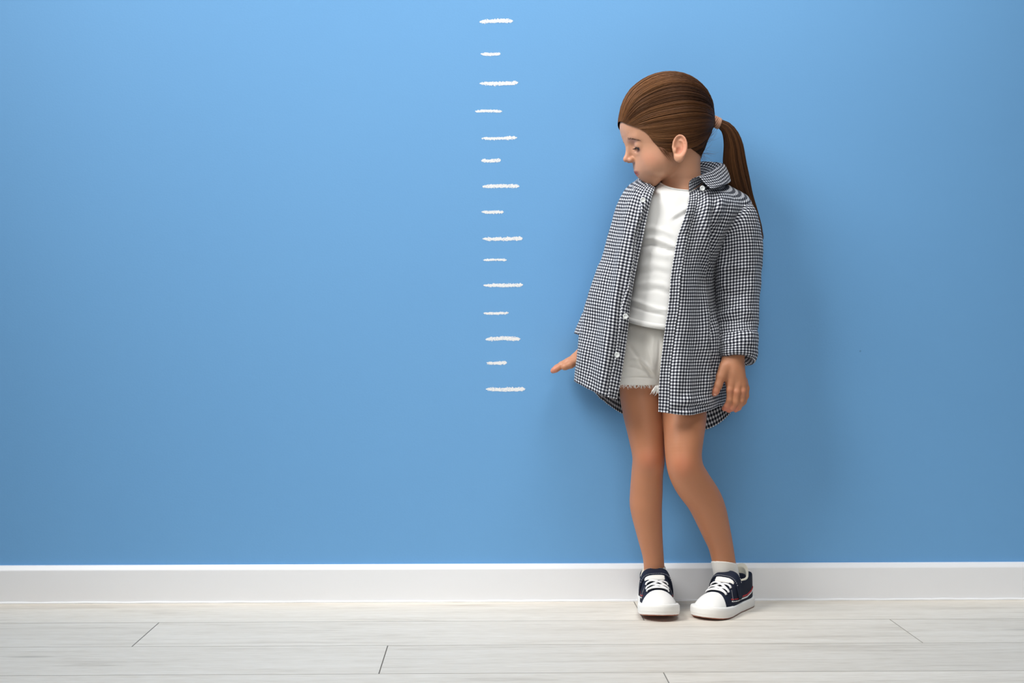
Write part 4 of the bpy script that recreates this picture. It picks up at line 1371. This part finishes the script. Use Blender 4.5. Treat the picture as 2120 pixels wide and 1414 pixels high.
# ------------------------------------------------------------------ sneakers and socks
SL = 0.186
def sec_w(l):
    return np.interp(l, [0, .002, .006, .014, .03, .055, .085, .112, .134, .150, .163, .172, .179, .183, .1855, SL],
                     [0, .0095, .016, .0225, .0268, .0280, .0290, .0328, .0354, .0352, .0325, .0280, .0215, .0150, .0075, 0])
def sec_h(l):
    return np.interp(l, [0, .004, .012, .06, .072, .082, .092, .100, .115, .130, .145, .160, .172, .180, SL],
                     [.085, .095, .105, .100, .080, .0730, .0700, .0630, .0525, .0455, .0410, .0365, .0315, .0270, .021])
def collar_z(l):
    return .0600+.007*np.clip((.045-l)/.035, 0, 1)+.004*np.clip((l-.07)/.02, 0, 1)
def make_shoe(heel, dirv, lift, lat):
    """heel: xy of the heel on the floor; dirv: towards the toe; lift: toe lift angle; lat: +1 if the outer side is +x"""
    d2 = unit(np.array([dirv[0], dirv[1], 0.0]))
    fl_ = d2*math.cos(lift)+np.array([0, 0, math.sin(lift)])
    xl = np.cross(np.array([0, 0, 1.0]), d2)
    zl = np.cross(xl, fl_)*-1
    zl = zl*np.sign(zl[2])
    Rm = np.stack([xl, fl_, zl])
    o = np.array([heel[0], heel[1], 0.0])
    def loc(P): return (P-o)@Rm.T
    def wor(q): return o+np.asarray(q)@Rm
    cen = wor((0, .093, .04))
    def curve(l): return lat*-0.0035*np.sin(np.clip(l/SL, 0, 1)*math.pi)*0+lat*0.0
    def upper_f(inf):
        def f(P):
            q = loc(P)
            l = np.clip(q[:, 1], -.004, SL+.004)
            w, h = np.maximum(sec_w(np.clip(l, 0, SL))+inf, 5e-4), sec_h(np.clip(l, 0, SL))+inf
            end = np.maximum(-q[:, 1], q[:, 1]-SL)
            e_ = 2.5+1.3*np.clip((.112-q[:, 1])/.02, 0, 1)
            rho = (np.abs(q[:, 0]/w)**e_+(np.maximum(q[:, 2], 0)/h)**e_)**(1/e_)
            dd = (rho-1)*np.minimum(w, h)*0.8
            dd = np.where((w < .012+inf) | (end > 0), np.maximum(dd, end-inf), dd)
            return np.maximum(dd, .004-q[:, 2])
        return Leaf(f, cen, .13)
    def outline_d(q, out):
        l = np.clip(q[:, 1], 0, SL)
        w = sec_w(l)+out
        # radial measure so that the outset is even round the toe and heel
        lc_ = np.clip(q[:, 1], .030, .150)
        r_end = np.where(q[:, 1] > .150, np.interp(.150, [.15], [.0352]), sec_w(.030))
        dl = (q[:, 1]-lc_)*np.where(q[:, 1] > .150, .0352/(SL-.150), .0268/.030)
        rr_ = np.sqrt(q[:, 0]**2+dl**2)
        return np.where((q[:, 1] > .150) | (q[:, 1] < .030), rr_-r_end-out, np.abs(q[:, 0])-w)
    def sole_f(z0, z1, out, toe_up=0.0):
        def f(P):
            q = loc(P)
            spring = 0.005*np.clip((q[:, 1]-.13)/.056, 0, 1)**2
            top = z1+0.007*np.clip((q[:, 1]-.115)/.07, 0, 1)**1.5+0.004*np.clip((.02-q[:, 1])/.02, 0, 1)
            od = outline_d(q, out)
            dz = np.maximum(q[:, 2]-top, z0+spring-q[:, 2])
            k = .003
            return -smin(-od, -dz, k)
        return Leaf(f, cen, .14)
    def cond(fn): return Leaf(lambda P: fn(loc(P)), cen, 10)
    open_ = ellipsoid(wor((0, .057, .081)), (.0245, .036, .040), Rm)
    lo, hi = cen-np.array([.14, .14, .055]), cen+np.array([.14, .14, .075])
    lo[2], hi[2] = -0.006, 0.112
    lo[:2] = np.minimum(wor((0, 0, 0))[:2], wor((0, SL, 0))[:2])-.05
    hi[:2] = np.maximum(wor((0, 0, 0))[:2], wor((0, SL, 0))[:2])+.05
    def build(name, tree, m, parent=None, h=.0011):
        V, Q = mesh_field(tree, lo, hi, h)
        return child(mesh_np(name, V, Q.astype(np.int32), m), parent)
    toe_line = lambda q, k=0.0: .133+.0005*0+k+0.020*(np.abs(q[:, 0])/.036)**2
    up = build('sneaker', Tree([(upper_f(0), '+', 0), (open_, '-', .001), (cond(lambda q: .012-q[:, 2]), '&', 0), (cond(lambda q: np.where(q[:, 1] < .085, q[:, 2]-collar_z(q[:, 1]), -1)), '&', .0015)]), M['navy'])
    build('sole', Tree([(sole_f(.0014, .0195, .0035), '+', 0)]), M['rubber'], up)
    build('outsole', Tree([(sole_f(0.0, .0026, .0026), '+', 0), (cond(lambda q: q[:, 2]-.0068), '&', 0)]), M['outsole'], up)
    build('toe_cap', Tree([(upper_f(.0014), '+', 0), (cond(lambda q: toe_line(q)-q[:, 1]), '&', .0015), (cond(lambda q: .015-q[:, 2]), '&', 0)]), M['rubber'], up)
    # foxing bumper round the toe with its ribbed face
    def bump_f(P):
        q = loc(P)
        od = outline_d(q, .0042)+0.00025*np.sin(q[:, 2]*2600)*np.sin(q[:, 0]*1800)
        top = .0205+0.006*np.clip((q[:, 1]-.12)/.066, 0, 1)**1.5
        dz = np.maximum(q[:, 2]-top, .0035+0.005*np.clip((q[:, 1]-.13)/.056, 0, 1)**2-q[:, 2])
        return np.maximum(-smin(-od, -dz, .006), .122-q[:, 1])
    build('toe_bumper', Tree([(Leaf(bump_f, cen, .14), '+', 0)]), M['rubber'], up)
    # lining: the padded collar, high at the heel
    def lin_f(P):
        q = loc(P)
        sh_ = np.abs(np.sqrt((q[:, 0]/.0245)**2+((q[:, 1]-.057)/.040)**2)-1)*.024-.0021
        top = collar_z(q[:, 1])+.0022+.019*np.clip((.040-q[:, 1])/.03, 0, 1)**1.3
        return np.maximum(np.maximum(sh_, q[:, 2]-top), .034-q[:, 2])
    build('heel_lining', Tree([(Leaf(lin_f, cen, .14), '+', 0), (cond(lambda q: q[:, 1]-.078), '&', .001)]), M['lining'], up)
    # side stripes
    def band(z0, z1, l0, l1, side):
        def f(q):
            base = .0205+0.006*np.clip((q[:, 1]-.10)/.06, 0, 1)+0.012*np.clip((.05-q[:, 1])/.05, 0, 1)
            zz = q[:, 2]-base
            return np.maximum(np.maximum(z0-zz, zz-z1), np.maximum(np.maximum(l0-q[:, 1], q[:, 1]-l1), -side*q[:, 0]))
        return cond(f)
    for side in (lat, -lat):
        build('white_stripe', Tree([(upper_f(.0012), '+', 0), (band(.0040, .0066, .004, .122, side), '&', 0)]), M['lace'], up, .0009)
        build('red_stripe', Tree([(upper_f(.0012), '+', 0), (band(.0076, .0108, .004, .122, side), '&', 0)]), M['red'], up, .0009)
    # quarter edge: overlapping canvas panel with a slanting front seam on each side
    for side in (1, -1): build('side_panel', Tree([(upper_f(.0010), '+', 0), (cond(lambda q: np.maximum(q[:, 1]-(.126-.55*np.maximum(q[:, 2]-.02, 0)), .014-side*q[:, 0])), '&', .0006),
                              (cond(lambda q: .088-q[:, 1]), '&', .0006), (cond(lambda q: .015-q[:, 2]), '&', 0)]), M['navy'], up)
    # strap and the pale tape under it
    def strap_ok(q):
        s = q[:, 0]*lat                                  # + towards the outer side
        mid = .0915+.10*np.clip(s, -.03, .05)**1*0.35-0.004
        a = np.abs(q[:, 1]-mid)-.0100
        tip = np.sqrt(np.maximum(np.abs(q[:, 1]-mid)-.001, 0)**2+np.maximum(.036-q[:, 2], 0)**2)-.0095
        return np.where(s > 0, np.maximum(a, np.where(q[:, 2] < .036, tip, -1)), np.maximum(a, .026-q[:, 2]))
    strap_t = Tree([(upper_f(.0042), '+', 0), (upper_f(.0016), '-', 0), (cond(strap_ok), '&', .001)])
    st = build('strap', strap_t, M['navy'], up)
    build('tongue', Tree([(upper_f(.0026), '+', 0), (cond(lambda q: np.maximum(np.abs(q[:, 0]-lat*.003)-.020, np.abs(q[:, 1]-.1000+.9*q[:, 0]**2/.02*.2)-.0050)), '&', .0015), (cond(lambda q: .04-q[:, 2]), '&', 0)]), M['sock'], up)
    # stitching in short stitches along both strap edges
    def top_z(x, l, inf):
        w, h = sec_w(l)+inf, sec_h(l)+inf
        e_ = 2.5+1.3*min(max((.112-l)/.02, 0), 1)
        return h*max(0.0, 1-abs(x/w)**e_)**(1/e_)
    parts = []
    for e in (-.0082, .0082):
        xs = np.linspace(-.0305, .0305, 60)
        pts = []
        for x in xs:
            s = x*lat
            l = .0875+.035*min(max(s, -.03), .05)+e
            w = sec_w(l)+.0044
            if abs(x) < w*.985: pts.append(wor((x, l, top_z(x, l, .0044))))
        for i in range(0, len(pts)-1, 2):
            parts.append(tube([pts[i], pts[i]*.35+pts[i+1]*.65], [.00042]*2, 5))
    for side in (1, -1):                                  # front seam of the side panels
        pts = []
        for z in np.linspace(.030, .056, 26):
            l = .1245-.55*(z-.02)
            w, h = sec_w(l)+.0014, sec_h(l)+.0014
            if z < h*.985: pts.append(wor((side*w*(1-(z/h)**2.5)**.4, l, z)))
        for i in range(0, len(pts)-1, 2):
            parts.append(tube([pts[i], pts[i]*.35+pts[i+1]*.65], [.00045]*2, 5))
    so = child(mesh_np('stitching', *merge(parts), M['thread']), up)
    so['kind'] = 'stuff'
    # laces: one straight bar and two crossings
    ey = [.1285, .1185, .1085]
    ex = [.0200, .0205, .0200]
    def lace(a, b, hump):
        (x0, l0), (x1, l1) = a, b
        t = np.linspace(0, 1, 15)
        x = x0+(x1-x0)*t
        l = l0+(l1-l0)*(3*t*t-2*t**3)
        pts = [wor((xx, ll, top_z(xx, ll, .0016)+.0012+hump*math.sin(math.pi*tt_))) for xx, ll, tt_ in zip(x, l, t)]
        pts = [wor((x0*1.06, l0, top_z(x0*1.06, l0, .0016)-.0012))]+pts+[wor((x1*1.06, l1, top_z(x1*1.06, l1, .0016)-.0012))]
        child(mesh_np('lace', *tube(spline(np.array(pts), 36), .0034, 10, .50, up=zl), M['lace']), up)
    lace((-ex[0], ey[0]), (ex[0], ey[0]), .0004)
    for i in (0, 1):
        lace((-ex[i], ey[i]), (ex[i+1], ey[i+1]), .0006)
        lace((ex[i], ey[i]), (-ex[i+1], ey[i+1]), .0026)
    return up
make_shoe((.520, -.0410), (-.60, -.80), 0.0, 1)
make_shoe((.3335, -.0200), (-.030, -1.0), math.radians(2.2), -1)
def inflate(node, k):
    return Leaf(lambda P: node.ev(P)-k, node.c, node.R+k)
for nm, leg, top_a, bot in (('sock', Tree([(leg_l, '+', 0), (foot_l, '+', .01)]), (at(1499, 1165, -.086), (0.10, 0.25, 1)), .035),
                            ('sock', Tree([(leg_r, '+', 0), (foot_r, '+', .01)]), (at(1357, 1181, -.077), (-0.45, 0.1, 1)), .035)):
    V, Q = mesh_field(Tree([(inflate(leg, .0022), '+', 0), (half(*top_a), '&', .001), (half((0, 0, bot), (0, 0, -1)), '&', 0)]),
                      (top_a[0][0]-.05, top_a[0][1]-.08, .03), (top_a[0][0]+.05, top_a[0][1]+.08, .13), .0014)
    child(mesh_np(nm, V, Q.astype(np.int32), M['sock']))
